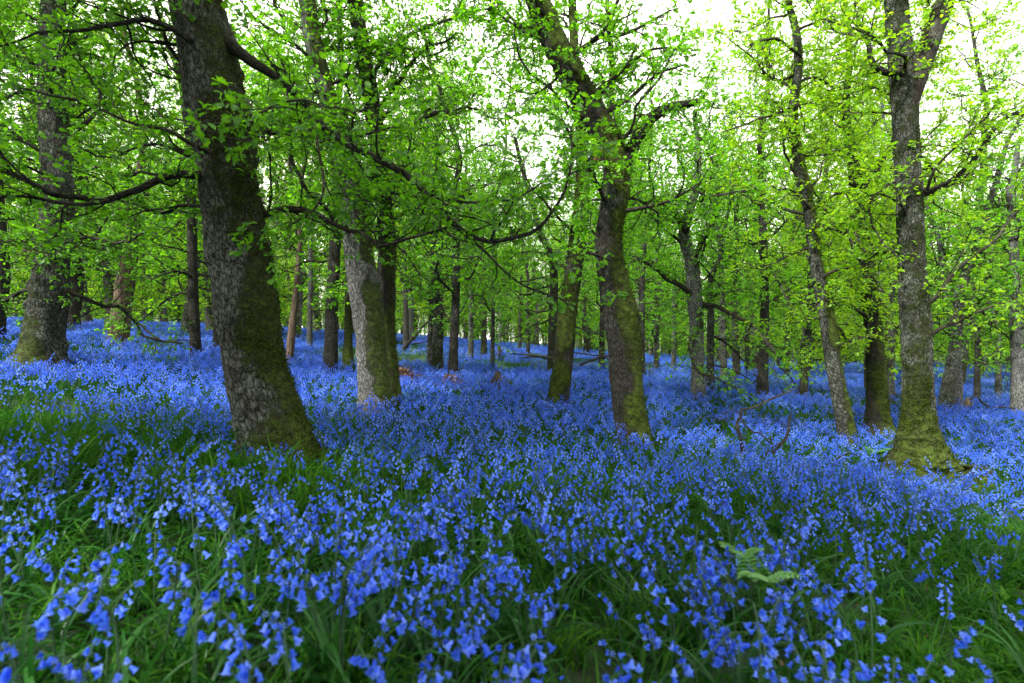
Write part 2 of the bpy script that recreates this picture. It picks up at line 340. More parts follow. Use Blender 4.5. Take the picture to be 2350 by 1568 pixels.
MID = [  # px, py, width at foot, nominal depth, extra path, bark, leaf, moss, label
 (272, 775, 44, 14, [(283, 680, 40), (296, 600, 34), (308, 510, 28), (316, 440, 22), (330, 330, 14)], 'bark_dead', 'leaf_fresh', .1, 'smooth brown trunk leaning right behind the oak with knobbly collars'),
 (252, 760, 22, 17, [(254, 690, 20), (246, 640, 17), (240, 560, 14)], 'bark_dark', 'leaf_fresh', .3, 'dark forked trunk half hidden behind the smooth brown trunk'),
 (162, 756, 16, 22, [(163, 680, 15), (164, 560, 13)], 'bark_grey', 'leaf_fresh', .2, 'thin grey trunk just right of the oak with knobbly collars'),
 (449, 806, 25, 13, [(446, 730, 22), (443, 640, 21), (441, 540, 21), (438, 430, 18), (434, 320, 14)], 'bark_dark', 'leaf_fresh', .3, 'slim straight dark oak left of the thickest leaning oak'),
 (-8, 742, 34, 12, [(0, 680, 34), (4, 600, 30), (-4, 500, 28), (-8, 380, 22)], 'bark_dark', 'leaf_deep', .4, 'dark trunk cut off by the left border of the picture'),
 (500, 812, 22, 15, [(500, 730, 20), (498, 640, 18), (500, 520, 14)], 'bark_dark', 'leaf_fresh', .5, 'dark trunk peeping out behind the left side of the thickest leaning oak'),
 (664, 830, 18, 14, [(670, 760, 17), (678, 690, 15), (684, 610, 11), (688, 540, 9)], 'bark_dead', 'leaf_fresh', .0, 'reddish dead trunk with peeling bark right of the thickest leaning oak'),
 (711, 812, 15, 20, [(711, 740, 12), (713, 640, 11), (712, 540, 9)], 'bark_grey', 'leaf_fresh', .3, 'thin grey trunk between the reddish dead trunk and the ringed dark oak'),
 (758, 848, 34, 12, [(760, 780, 30), (762, 700, 28), (766, 620, 26), (770, 540, 26), (772, 430, 22)], 'bark_dark', 'leaf_fresh', .15, 'ringed dark oak standing just left of the pale grey twin oak'),
 (799, 846, 30, 13, [(799, 790, 20), (800, 720, 17), (802, 620, 14)], 'bark_dark', 'leaf_fresh', .9, 'mossy tree foot squeezed in behind the pale grey twin oak'),
 (932, 780, 14, 24, [(931, 700, 12), (928, 600, 10)], 'bark_dark', 'leaf_fresh', .3, 'thin distant trunk above the leaning dead bough'),
 (986, 842, 13, 16, [(987, 770, 12), (990, 690, 11), (994, 580, 10)], 'bark_grey', 'leaf_fresh', .2, 'thin grey trunk touching the left side of a stout mossy footed trunk'),
 (1002, 854, 36, 15, [(1004, 800, 26), (1006, 740, 24), (1004, 640, 20), (1000, 520, 16)], 'bark_grey', 'leaf_fresh', .6, 'stout short trunk with a mossy foot above the brown bracken heap'),
 (1039, 868, 26, 13.5, [(1041, 800, 21), (1045, 720, 19), (1047, 640, 18), (1048, 540, 17), (1046, 430, 14)], 'bark_dark', 'leaf_fresh', .1, 'straight dark oak standing behind the brown bracken heap'),
 (1079, 836, 16, 20, [(1081, 770, 12), (1082, 680, 10), (1084, 580, 9)], 'bark_grey', 'leaf_fresh', .2, 'thin pale trunk right of the straight dark oak'),
 (1110, 822, 18, 22, [(1111, 770, 12), (1112, 690, 10), (1108, 580, 9)], 'bark_dark', 'leaf_fresh', .7, 'thin trunk with a mossy foot, second right of the straight dark oak'),
 (1130, 846, 11, 18, [(1131, 770, 9), (1132, 680, 9), (1133, 600, 8), (1134, 500, 6)], 'bark_grey', 'leaf_fresh', .4, 'pole thin grey trunk left of the big gap in the trees'),
 (1212, 816, 10, 26, [(1211, 740, 8), (1212, 650, 7)], 'bark_dark', 'leaf_fresh', .1, 'pole thin dark trunk in the middle of the big gap'),
 (1193, 800, 9, 30, [(1193, 740, 8), (1195, 660, 7)], 'bark_dark', 'leaf_fresh', .1, 'farthest thin trunk at the back of the big gap'),
 (1268, 848, 26, 17, [(1269, 790, 23), (1270, 720, 22), (1271, 620, 18)], 'bark_dark', 'leaf_fresh', .5, 'dark trunk standing just left of the leaning moss coated oak'),
 (1381, 842, 15, 20, [(1381, 770, 12), (1383, 690, 12), (1384, 600, 10)], 'bark_dark', 'leaf_fresh', .3, 'dark thin trunk seen between the two middle oaks'),
 (1471, 858, 20, 18, [(1472, 790, 15), (1473, 700, 14), (1474, 620, 13), (1482, 540, 10)], 'bark_dark', 'leaf_fresh', .4, 'thin dark trunk just right of the bent oak'),
 (1506, 846, 14, 22, [(1507, 780, 12), (1508, 690, 11), (1507, 590, 9)], 'bark_grey', 'leaf_fresh', .2, 'thin grey trunk, second to the right of the bent oak'),
 (1546, 842, 12, 26, [(1546, 780, 10), (1547, 690, 9)], 'bark_grey', 'leaf_fresh', .2, 'thin pale trunk halfway between the bent oak and the pale footed oak'),
 (1630, 882, 20, 15, [(1630, 820, 17), (1631, 740, 16), (1632, 640, 14)], 'bark_grey', 'leaf_fresh', .5, 'grey trunk close behind the pale footed oak on its right'),
 (1661, 862, 16, 20, [(1660, 800, 15), (1658, 720, 14), (1657, 620, 11)], 'bark_grey', 'leaf_fresh', .3, 'grey trunk leaning slightly left, second right of the pale footed oak'),
 (1690, 856, 18, 20, [(1688, 790, 16), (1686, 720, 14), (1687, 610, 12)], 'bark_dark', 'leaf_fresh', .2, 'brown trunk, third right of the pale footed oak'),
 (1715, 852, 12, 24, [(1715, 780, 11), (1714, 690, 9)], 'bark_dark', 'leaf_fresh', .2, 'thin dark trunk just left of the straight mossy footed oak'),
 (1748, 914, 30, 14, [(1751, 850, 22), (1754, 770, 21), (1754, 680, 19), (1752, 580, 18), (1748, 470, 15), (1744, 350, 10)], 'bark_dark', 'leaf_fresh', .4, 'straight oak with a mossy foot halfway between the pale footed and the slender leaning oak'),
 (1842, 926, 22, 14.5, [(1845, 870, 18), (1852, 800, 16), (1857, 720, 13), (1858, 620, 11)], 'bark_dark', 'leaf_lime', .4, 'small oak with a mossy foot just left of the slender leaning oak'),
 (1806, 872, 11, 24, [(1806, 800, 10), (1808, 700, 8)], 'bark_dark', 'leaf_lime', .2, 'thin trunk between the mossy footed oak and the small oak beside it'),
 (1990, 905, 14, 18, [(1989, 840, 12), (1988, 750, 11)], 'bark_dark', 'leaf_lime', .6, 'thin mossy trunk behind the left side of the moss wrapped oak'),
 (2043, 905, 18, 17, [(2044, 840, 15), (2046, 760, 14), (2045, 650, 12)], 'bark_grey', 'leaf_lime', .2, 'grey trunk between the moss wrapped oak and the big flared oak'),
 (2170, 936, 34, 14, [(2178, 870, 26), (2190, 800, 23), (2198, 730, 22), (2205, 660, 21), (2230, 590, 18), (2258, 510, 16), (2285, 420, 13), (2310, 330, 9)], 'bark_grey', 'leaf_fresh', .5, 'oak leaning right with a mossy foot, behind the big flared oak'),
 (2196, 925, 22, 14.8, [(2197, 870, 19), (2192, 800, 17), (2180, 720, 15), (2160, 640, 12)], 'bark_pale', 'leaf_fresh', .1, 'pale trunk crossing close behind the oak that leans right'),
 (2242, 912, 14, 20, [(2242, 850, 12), (2243, 770, 11)], 'bark_dark', 'leaf_fresh', .3, 'thin dark trunk halfway from the big flared oak to the right border'),
 (2290, 912, 13, 22, [(2291, 850, 12), (2292, 770, 10)], 'bark_grey', 'leaf_fresh', .3, 'thin grey trunk left of the last stout oak at the right border'),
 (2340, 938, 36, 14, [(2338, 870, 29), (2334, 800, 26), (2330, 720, 25), (2328, 620, 20), (2322, 500, 14)], 'bark_pale', 'leaf_fresh', .15, 'last stout grey oak, at the right border of the picture'),
]

# ----------------------------------------------------------------------------- terrain
ctrl = []
for t in TREES:
    px, py, w = t['path'][0]
    p = at(px, py - 6, t['d']); ctrl.append((p[0], p[1], p[2] - 0.10))
for m_ in MID:
    p = at(m_[0], m_[1], m_[3] * K); ctrl.append((p[0], p[1], p[2] - 0.13))
ctrl += [(-1.2, 0.9, -0.70), (0.0, 0.9, -0.83), (1.2, 1.0, -0.93), (-0.9, 2.2, -0.72), (0.6, 2.4, -0.86), (2.2, 2.6, -1.0), (-2.2, 2.4, -0.52), (-3.6, 3.4, -0.42), (-0.2, -1.0, -0.86)]
ctrl = np.array(ctrl)
Amat = np.c_[np.ones(len(ctrl)), 16 * np.tanh(ctrl[:, 0] / 16), 24 * np.tanh(ctrl[:, 1] / 24)]
coef = np.linalg.lstsq(Amat, ctrl[:, 2], rcond=None)[0]
RES = ctrl[:, 2] - Amat @ coef
SIG = 0.45 + 0.13 * ctrl[:, 1].clip(0)
def ground_z(x, y):
    x = np.asarray(x, float); y = np.asarray(y, float)
    z = coef[0] + coef[1] * 16 * np.tanh(x / 16) + coef[2] * 24 * np.tanh(y / 24)
    num = np.zeros_like(z); den = np.full_like(z, 0.12)
    for k in range(len(ctrl)):
        w = np.exp(-((x - ctrl[k, 0]) ** 2 + (y - ctrl[k, 1]) ** 2) / (2 * SIG[k] ** 2))
        num += w * RES[k]; den += w
    z = z + num / den
    q = np.stack([x * 1.3, y * 1.3, np.zeros_like(x)], -1)
    return z + 0.018 * vnoise(q)
def gz(x, y): return float(ground_z(np.array([x]), np.array([y]))[0])

def bare_mask(x, y):
    a = sstep(-.05, .6, x - (-.62 + 0.92 * y)) * sstep(.6, 1.0, x) * sstep(5.0, 3.0, y)
    return a * sstep(0.2, 0.9, 0.9 + 0.5 * vnoise(np.stack([x * 2.2, y * 2.2, x * 0 + 3], -1)))

def axis(a, b, n, p): 
    t = np.linspace(-1, 1, n); s = np.sign(t) * np.abs(t) ** p
    return np.where(s < 0, -s * a, s * b)
gx = axis(-420, 420, 181, 2.6); gy = axis(-120, 520, 201, 2.7)
GX, GY = np.meshgrid(gx, gy)
GZ = ground_z(GX, GY)
g = Geo(); nx = len(gx); ny = len(gy)
ii = (np.arange(ny - 1)[:, None] * nx + np.arange(nx - 1)[None]).ravel()
g.add_arr(np.stack([GX, GY, GZ], -1).reshape(-1, 3), np.stack([ii, ii + 1, ii + nx + 1, ii + nx], -1).ravel(), np.full(len(ii), 4), 0, None,
          {'bare': .35 * bare_mask(GX, GY).ravel() * sstep(-.1, .5, fbm(np.stack([GX * 3, GY * 3, GX * 0 + 4], -1), 2)).ravel()})
tag(g.build('ground', [M['soil']]), kind='structure')

# ----------------------------------------------------------------------------- leaves
def leaf_templates():
    half = [(0, 0.0), (.05, .10), (.17, .20), (.11, .31), (.27, .45), (.18, .57), (.29, .70), (.17, .84), (.0, 1.0)]
    # lobed: fan from the midrib on each side
    V = [(0, 0, 0), (0, .35, .02), (0, .7, -.05), (0, .97, -.22)]
    F = []
    for sgn in (1, -1):
        b = len(V)
        for (x, y) in half[1:-1]: V.append((sgn * x, y, .13 * x / .29 + (-.22 * y * y)))
        q = list(range(b, b + 7))
        fs = [(0, q[0], q[1], q[2], 1), (1, q[2], q[3], q[4], 2), (2, q[4], q[5], q[6], 3)]
        F += [f if sgn > 0 else f[::-1] for f in fs]
    lob = (np.array(V, float), F)
    V = [(0, 0, 0), (0, .5, .0), (0, 1, -.12), (.25, .42, .07), (.2, .78, .0), (-.25, .42, .07), (-.2, .78, .0)]
    F = [(0, 3, 4, 1), (1, 4, 2), (0, 1, 6, 5), (1, 2, 6)]
    mid = (np.array(V, float), F)
    V = [(0, 0, 0), (.3, .55, .06), (0, 1.0, -.08), (-.3, .5, .02)]
    far = (np.array(V, float), [(0, 1, 2, 3)])
    return lob, mid, far
LEAF = leaf_templates()

def add_leaves(g, P, D, size, rng, lod, mat=0, flat=0.55):
    P = np.asarray(P, float); n = len(P)
    if n == 0: return
    tv, tf = LEAF[lod]
    up = np.array([0, 0, 1.0]) + rng.normal(0, flat, (n, 3))
    D = unit(D); s = unit(np.cross(D, up)); nn = np.cross(s, D)
    V = P[:, None] + size[:, None, None] * (s[:, None] * tv[None, :, 0:1] + D[:, None] * tv[None, :, 1:2] + nn[:, None] * tv[None, :, 2:3])
    lt = np.concatenate([np.array(f) for f in tf]); st = np.array([len(f) for f in tf])
    loops = (lt[None] + (np.arange(n) * len(tv))[:, None]).ravel()
    r = np.clip(rng.normal(.5, .3, n), 0, 1)
    g.add_arr(V.reshape(-1, 3), loops, np.tile(st, n), mat, np.repeat(r, len(tf)))

def crook(p, d, L, step, rng, jit=.28, trop=0.0):
    n = max(3, int(L / step) + 1); pts = [np.array(p, float)]; d = unit(d)
    for i in range(n):
        d = unit(d + rng.normal(0, jit, 3) + np.array([0, 0, trop])); pts.append(pts[-1] + d * (L / n))
    return np.array(pts)

def rosettes(store, c, d, rng, nl, size):
    """leaf rosettes at points c (n,3) growing along d (n,3)"""
    c = np.atleast_2d(c); d = np.atleast_2d(d); n = len(c)
    if n == 0: return
    az = rng.uniform(0, 6.28, (n, 1)) + np.arange(nl)[None] * 6.283 / nl + rng.normal(0, .35, (n, nl)); el = rng.normal(-.12, .42, (n, nl))
    D = np.stack([np.cos(az) * np.cos(el), np.sin(az) * np.cos(el), np.sin(el)], -1) + 0.55 * d[:, None]
    P = c[:, None] + rng.normal(0, .012, (n, nl, 3)); sz = size * rng.uniform(.4, 1.3, (n, nl))
    keep = rng.random((n, nl)) > .12
    store[0].append(P[keep]); store[1].append(D[keep]); store[2].append(sz[keep])

def twig_batch(g, P, R, sides=3):
    """many short tapered tubes at once: P (n,m,3), R (m,)"""
    n, m = P.shape[:2]
    T = unit(np.gradient(P, axis=1)); ref = np.where(np.abs(T[..., 0:1]) < .8, np.array([1.0, 0, 0]), np.array([0, 1.0, 0]))
    N = unit(ref - T * (ref * T).sum(-1, keepdims=True)); B = np.cross(T, N)
    th = np.arange(sides) / sides * 2 * PI
    V = P[:, :, None] + (N[:, :, None] * np.cos(th)[None, None, :, None] + B[:, :, None] * np.sin(th)[None, None, :, None]) * R[None, :, None, None]
    i = np.arange(m - 1)[:, None] * sides; j = np.arange(sides)[None]; j2 = (j + 1) % sides
    F = np.stack([i + j, i + j2, i + sides + j2, i + sides + j], -1).reshape(-1, 4)
    loops = (F[None] + (np.arange(n) * m * sides)[:, None, None]).ravel()
    bk = np.zeros((n * m * sides, 3)); bk[:] = V.reshape(-1, 3)
    g.add_arr(V.reshape(-1, 3), loops, np.full(n * len(F), 4), 0, None, {'bk': bk, 'moss': np.zeros(len(bk))})

def dress(gw, store, P, R, rng, sub=(.3, .8), gap=.16, start=.25, twig_gap=.085, twig=(.06, .2), lsize=.05, nl=5, leafy=1.0, thin=1.0):
    """side shoots and twigs along a limb, leaf rosettes on the twigs"""
    seg = np.linalg.norm(P[1:] - P[:-1], axis=1); Ls = np.concatenate([[0], np.cumsum(seg)]); L = Ls[-1]
    s = start * L + rng.uniform(0, gap); side = 1
    subs = []
    while s < L:
        k = min(np.searchsorted(Ls, s, 'right') - 1, len(P) - 2); f = (s - Ls[k]) / max(seg[k], 1e-6)
        p = P[k] * (1 - f) + P[k + 1] * f; t = unit(P[k + 1] - P[k]); r = R[k] * (1 - f) + R[k + 1] * f
        lat = unit(np.cross(t, [0, 0, 1]) + rng.normal(0, .4, 3)) * side; side = -side
        a = rng.uniform(.6, 1.25)
        d = unit(t * math.cos(a) + lat * math.sin(a) + np.array([0, 0, rng.normal(.08, .3)]))
        l = rng.uniform(*sub) * (1 - .45 * s / L)
        q = crook(p, d, l, .08, rng, .26, .02)
        subs.append((q, max(.0022, min(r * .5, .003 + .008 * l)) * thin)); s += gap * rng.uniform(.6, 1.5)
    subs.append((P[-max(3, len(P) // 4):], None))
    tp = []; td = []; ep = []; ed = []
    for q, r in subs:
        if r is not None: tube(gw, q, np.linspace(r, r * .35, len(q)), 4, 0, rng.random(), moss_base=.3)
        sg = np.linalg.norm(q[1:] - q[:-1], axis=1).sum(); m = max(1, int(sg / twig_gap))
        f = (np.arange(m) + rng.uniform(.1, .9, m)) / m * (len(q) - 1); k = np.minimum(f.astype(int), len(q) - 2)
        tp.append(q[k] + (q[k + 1] - q[k]) * (f - k)[:, None]); td.append(unit(q[k + 1] - q[k]))
        ep.append(q[-1]); ed.append(unit(q[-1] - q[-2]))
    tp = np.concatenate(tp); td = np.concatenate(td); n = len(tp)
    d = unit(td * .5 + rng.normal(0, .6, (n, 3)) + np.array([0, 0, .12])); l = rng.uniform(*twig, n)[:, None]
    W = [tp]
    for k in range(3): d = unit(d + rng.normal(0, .3, (n, 3)) + np.array([0, 0, .03])); W.append(W[-1] + d * l / 3)
    W = np.stack(W, 1); twig_batch(gw, W, np.linspace(.0021, .0011, 4) * thin)
    if leafy:
        k = rng.random(n) < leafy; rosettes(store, W[k, 3], d[k], rng, nl, lsize)
        k = rng.random(n) < leafy * .55; rosettes(store, W[k, 1], d[k], rng, max(2, nl - 2), lsize * .85)
        rosettes(store, np.array(ep), np.array(ed), rng, nl + 1, lsize)

def trunk_mesh(P, R, sides, rng, flare=.35, lobes=5, bumpy=.05, side=None, mossiness=.4, base_moss=.5, base_h=.5, lump=0.0, collars=()):
    """rows P (centres) and R (radii) -> Geo with burrs, root flare, moss mask"""
    g = Geo(); m = len(P)
    T, N, B = frames(P)
    th = np.arange(sides) / sides * 2 * PI
    dirs = N[:, None] * np.cos(th)[None, :, None] + B[:, None] * np.sin(th)[None, :, None]
    h = P[:, 2] - P[0, 2]; seed = rng.uniform(0, 50, 3)
    fl = np.exp(-np.clip(h, 0, None) / (base_h * .35))
    ph = rng.uniform(0, 6.28)
    lob = 1 + fl[:, None] * flare * (0.25 + .75 * np.abs(np.sin(th * lobes / 2 + ph + .4 * np.sin(th + ph)))[None] ** 1.5)
    q = P[:, None] + dirs * R[:, None, None]
    disp = bumpy * (fbm(q * 4.5 + seed, 3) + .5 * fbm(q * np.array([22, 22, 6]) + seed, 2))
    burr = np.clip(fbm(q * 6.3 + seed + 9, 2) - .75, 0, 1) * .35
    Rm = R[:, None] * (lob + disp + burr)
    for (ch, amp) in collars:
        zz = h[:, None] - ch + .05 * np.sin(th * 2 + ph)[None] + .03 * fbm(q * 9 + seed, 2)
        Rm = Rm + R[:, None] * amp * np.exp(-(zz / .035) ** 2) * (0.6 + .6 * fbm(q * 14, 2))
    if side is not None:
        sd = unit(np.asarray(side, float)); ms = (dirs * sd).sum(-1)
    else: ms = np.zeros((m, sides))
    moss = sstep(-.15, .9, ms + .6 * fbm(q * 4 + seed, 3)) * mossiness + base_moss * np.exp(-np.clip(h, 0, None) / base_h)[:, None] * (1 + .5 * fbm(q * 5 + 3, 2))
    moss = np.clip(moss, 0, 1)
    if lump:
        lm = np.exp(-np.clip(h, 0, None) / (base_h * .7))[:, None]
        ridg = 1 - np.abs(vnoise(q * np.array([9, 9, 12.5]) + seed)); ridg2 = 1 - np.abs(vnoise(q * np.array([18, 18, 24]) + seed + 5))
        Rm = Rm + lump * lm * (ridg ** 2 - .35 + .45 * (ridg2 ** 2 - .35))
    ck = (1 - np.abs(vnoise(q * np.array([19, 19, 7.5]) + seed + 2 * vnoise(q * 9)[..., None] * .25))) ** 5
    ck2 = (1 - np.abs(vnoise(q * np.array([34, 34, 15]) + seed + 31))) ** 4
    Rm = Rm - (1 - .7 * moss) * (.010 * ck + .004 * ck2) * np.clip(R[:, None] / .1, .2, 1.2) * (sides > 40)
    Rm = Rm + moss * (.006 * fbm(q * 24 + seed, 2) + .004 * fbm(q * 60, 1)) * min(1, sides / 60)
    V = P[:, None] + dirs * Rm[..., None]
    s = np.concatenate([[0], np.cumsum(np.linalg.norm(P[1:] - P[:-1], axis=1))])
    R0 = float(np.median(R))
    bk = np.stack([np.cos(th)[None] * R0 + 0 * R[:, None], np.sin(th)[None] * R0 + 0 * R[:, None], s[:, None] + 0 * th[None]], -1) + seed
    i = np.arange(m - 1)[:, None] * sides; j = np.arange(sides)[None]; j2 = (j + 1) % sides
    F = np.stack([i + j, i + j2, i + sides + j2, i + sides + j], -1).reshape(-1, 4)
    V = np.vstack([V.reshape(-1, 3), P[-1] + T[-1] * R[-1]]); e = m * sides; b = (m - 1) * sides
    tri = np.stack([b + np.arange(sides), b + (np.arange(sides) + 1) % sides, np.full(sides, e)], -1)
    sizes = np.concatenate([np.full(len(F), 4), np.full(sides, 3)])
    g.add_arr(V, np.concatenate([F.ravel(), tri.ravel()]), sizes, 0, None,
              {'bk': np.vstack([bk.reshape(-1, 3), bk[-1].mean(0)]), 'moss': np.concatenate([moss.ravel(), [0.0]])})
    g.surf = (V[:-1], dirs.reshape(-1, 3), moss.ravel())
    return g

def rows_from(path, d, lean=0.0):
    out = []
    for k, (px, py, w) in enumerate(path):
        p = at(px, py, d); out.append((*p, w * .5 / FPX * d))
    out = np.array(out)
    if lean: out[:, 1] += lean * (out[:, 2] - out[0, 2])
    return out

def px_limb(rows):
    return np.array([(*at(a, b, c), w * .5 / FPX * c) for (a, b, c, w) in rows])

def finish_leaves(store, root, leafmat, lod, rng, flat=.55):
    if not store[0]: return
    g = Geo(); P = np.concatenate(store[0]); D = np.concatenate(store[1]); s = np.concatenate(store[2])
    add_leaves(g, P, D, s, rng, lod, 0, flat)
    g.build('crown', [M[leafmat]], root, smooth=False, origin=root.location)

SPEC = {
 'T1': dict(tufts=26000, slim=.86, side=(1, -.25, 0), mossiness=.62, base_moss=.45, base_h=.5, flare=.42, bumpy=.06, collars=[(1.33, .12), (.95, .1), (2.0, .08)], nl=16, z0=1.5, len=(.7, 1.7), seed=11, sides=120, step=.012, lump=.012),
 'T2': dict(slim=.95, side=(-.6, -.7, 0), mossiness=.42, base_moss=.75, base_h=.45, flare=.5, bumpy=.05, collars=[(.42, .12), (1.0, .18), (1.15, .12), (1.45, .12)], nl=20, z0=1.15, len=(.7, 1.9), seed=12, sides=72, step=.018),
 'T3': dict(tufts=8000, slim=.84, side=(1, -.15, 0), mossiness=.78, base_moss=.3, base_h=.35, flare=.25, bumpy=.04, collars=[], nl=16, z0=1.75, len=(.7, 1.8), seed=13, sides=72, step=.018),
 'T3b': dict(side=(1, -.4, 0), mossiness=.7, base_moss=.6, base_h=.4, flare=.3, bumpy=.05, collars=[(.8, .1), (1.2, .12), (1.5, .1)], nl=14, z0=1.6, len=(.6, 1.6), seed=14, sides=48, step=.02),
 'T4': dict(tufts=14000, side=(.8, -.8, .1), mossiness=.9, base_moss=.2, base_h=.4, flare=.2, bumpy=.06, collars=[], nl=15, z0=1.75, len=(.6, 1.5), seed=15, sides=72, step=.016),
 'T5': dict(slim=.92, tufts=9000, side=(-.3, -1, 0), mossiness=.8, base_moss=.5, base_h=.35, flare=.4, bumpy=.04, collars=[], nl=15, z0=1.8, len=(.5, 1.4), seed=16, sides=48, step=.02),
 'T6': dict(side=(0, -1, .2), mossiness=.3, base_moss=.3, base_h=.2, flare=.2, bumpy=.05, collars=[], nl=14, z0=1.7, len=(.8, 1.9), seed=17, sides=36, step=.03),
 'T7': dict(slim=.86, side=(.85, -.5, 0), mossiness=1.0, base_moss=.5, base_h=.3, flare=.25, bumpy=.04, collars=[(.75, .1)], nl=20, z0=1.2, len=(.6, 1.6), seed=18, sides=48, step=.02),
 'T8': dict(slim=.86, tufts=12000, side=(.7, -.7, 0), mossiness=.6, base_moss=.95, base_h=.8, flare=.5, bumpy=.05, collars=[], nl=18, z0=1.3, len=(.6, 1.6), seed=19, sides=56, step=.02, lump=.012),
 'T9': dict(slim=.85, tufts=26000, side=(-.3, -.6, 0), mossiness=.48, base_moss=1.3, base_h=.42, flare=.6, bumpy=.045, collars=[(1.5, .06), (1.75, .08)], nl=14, z0=1.6, len=(.6, 1.7), seed=20, sides=112, step=.012, lump=.12, lobes=5),
}
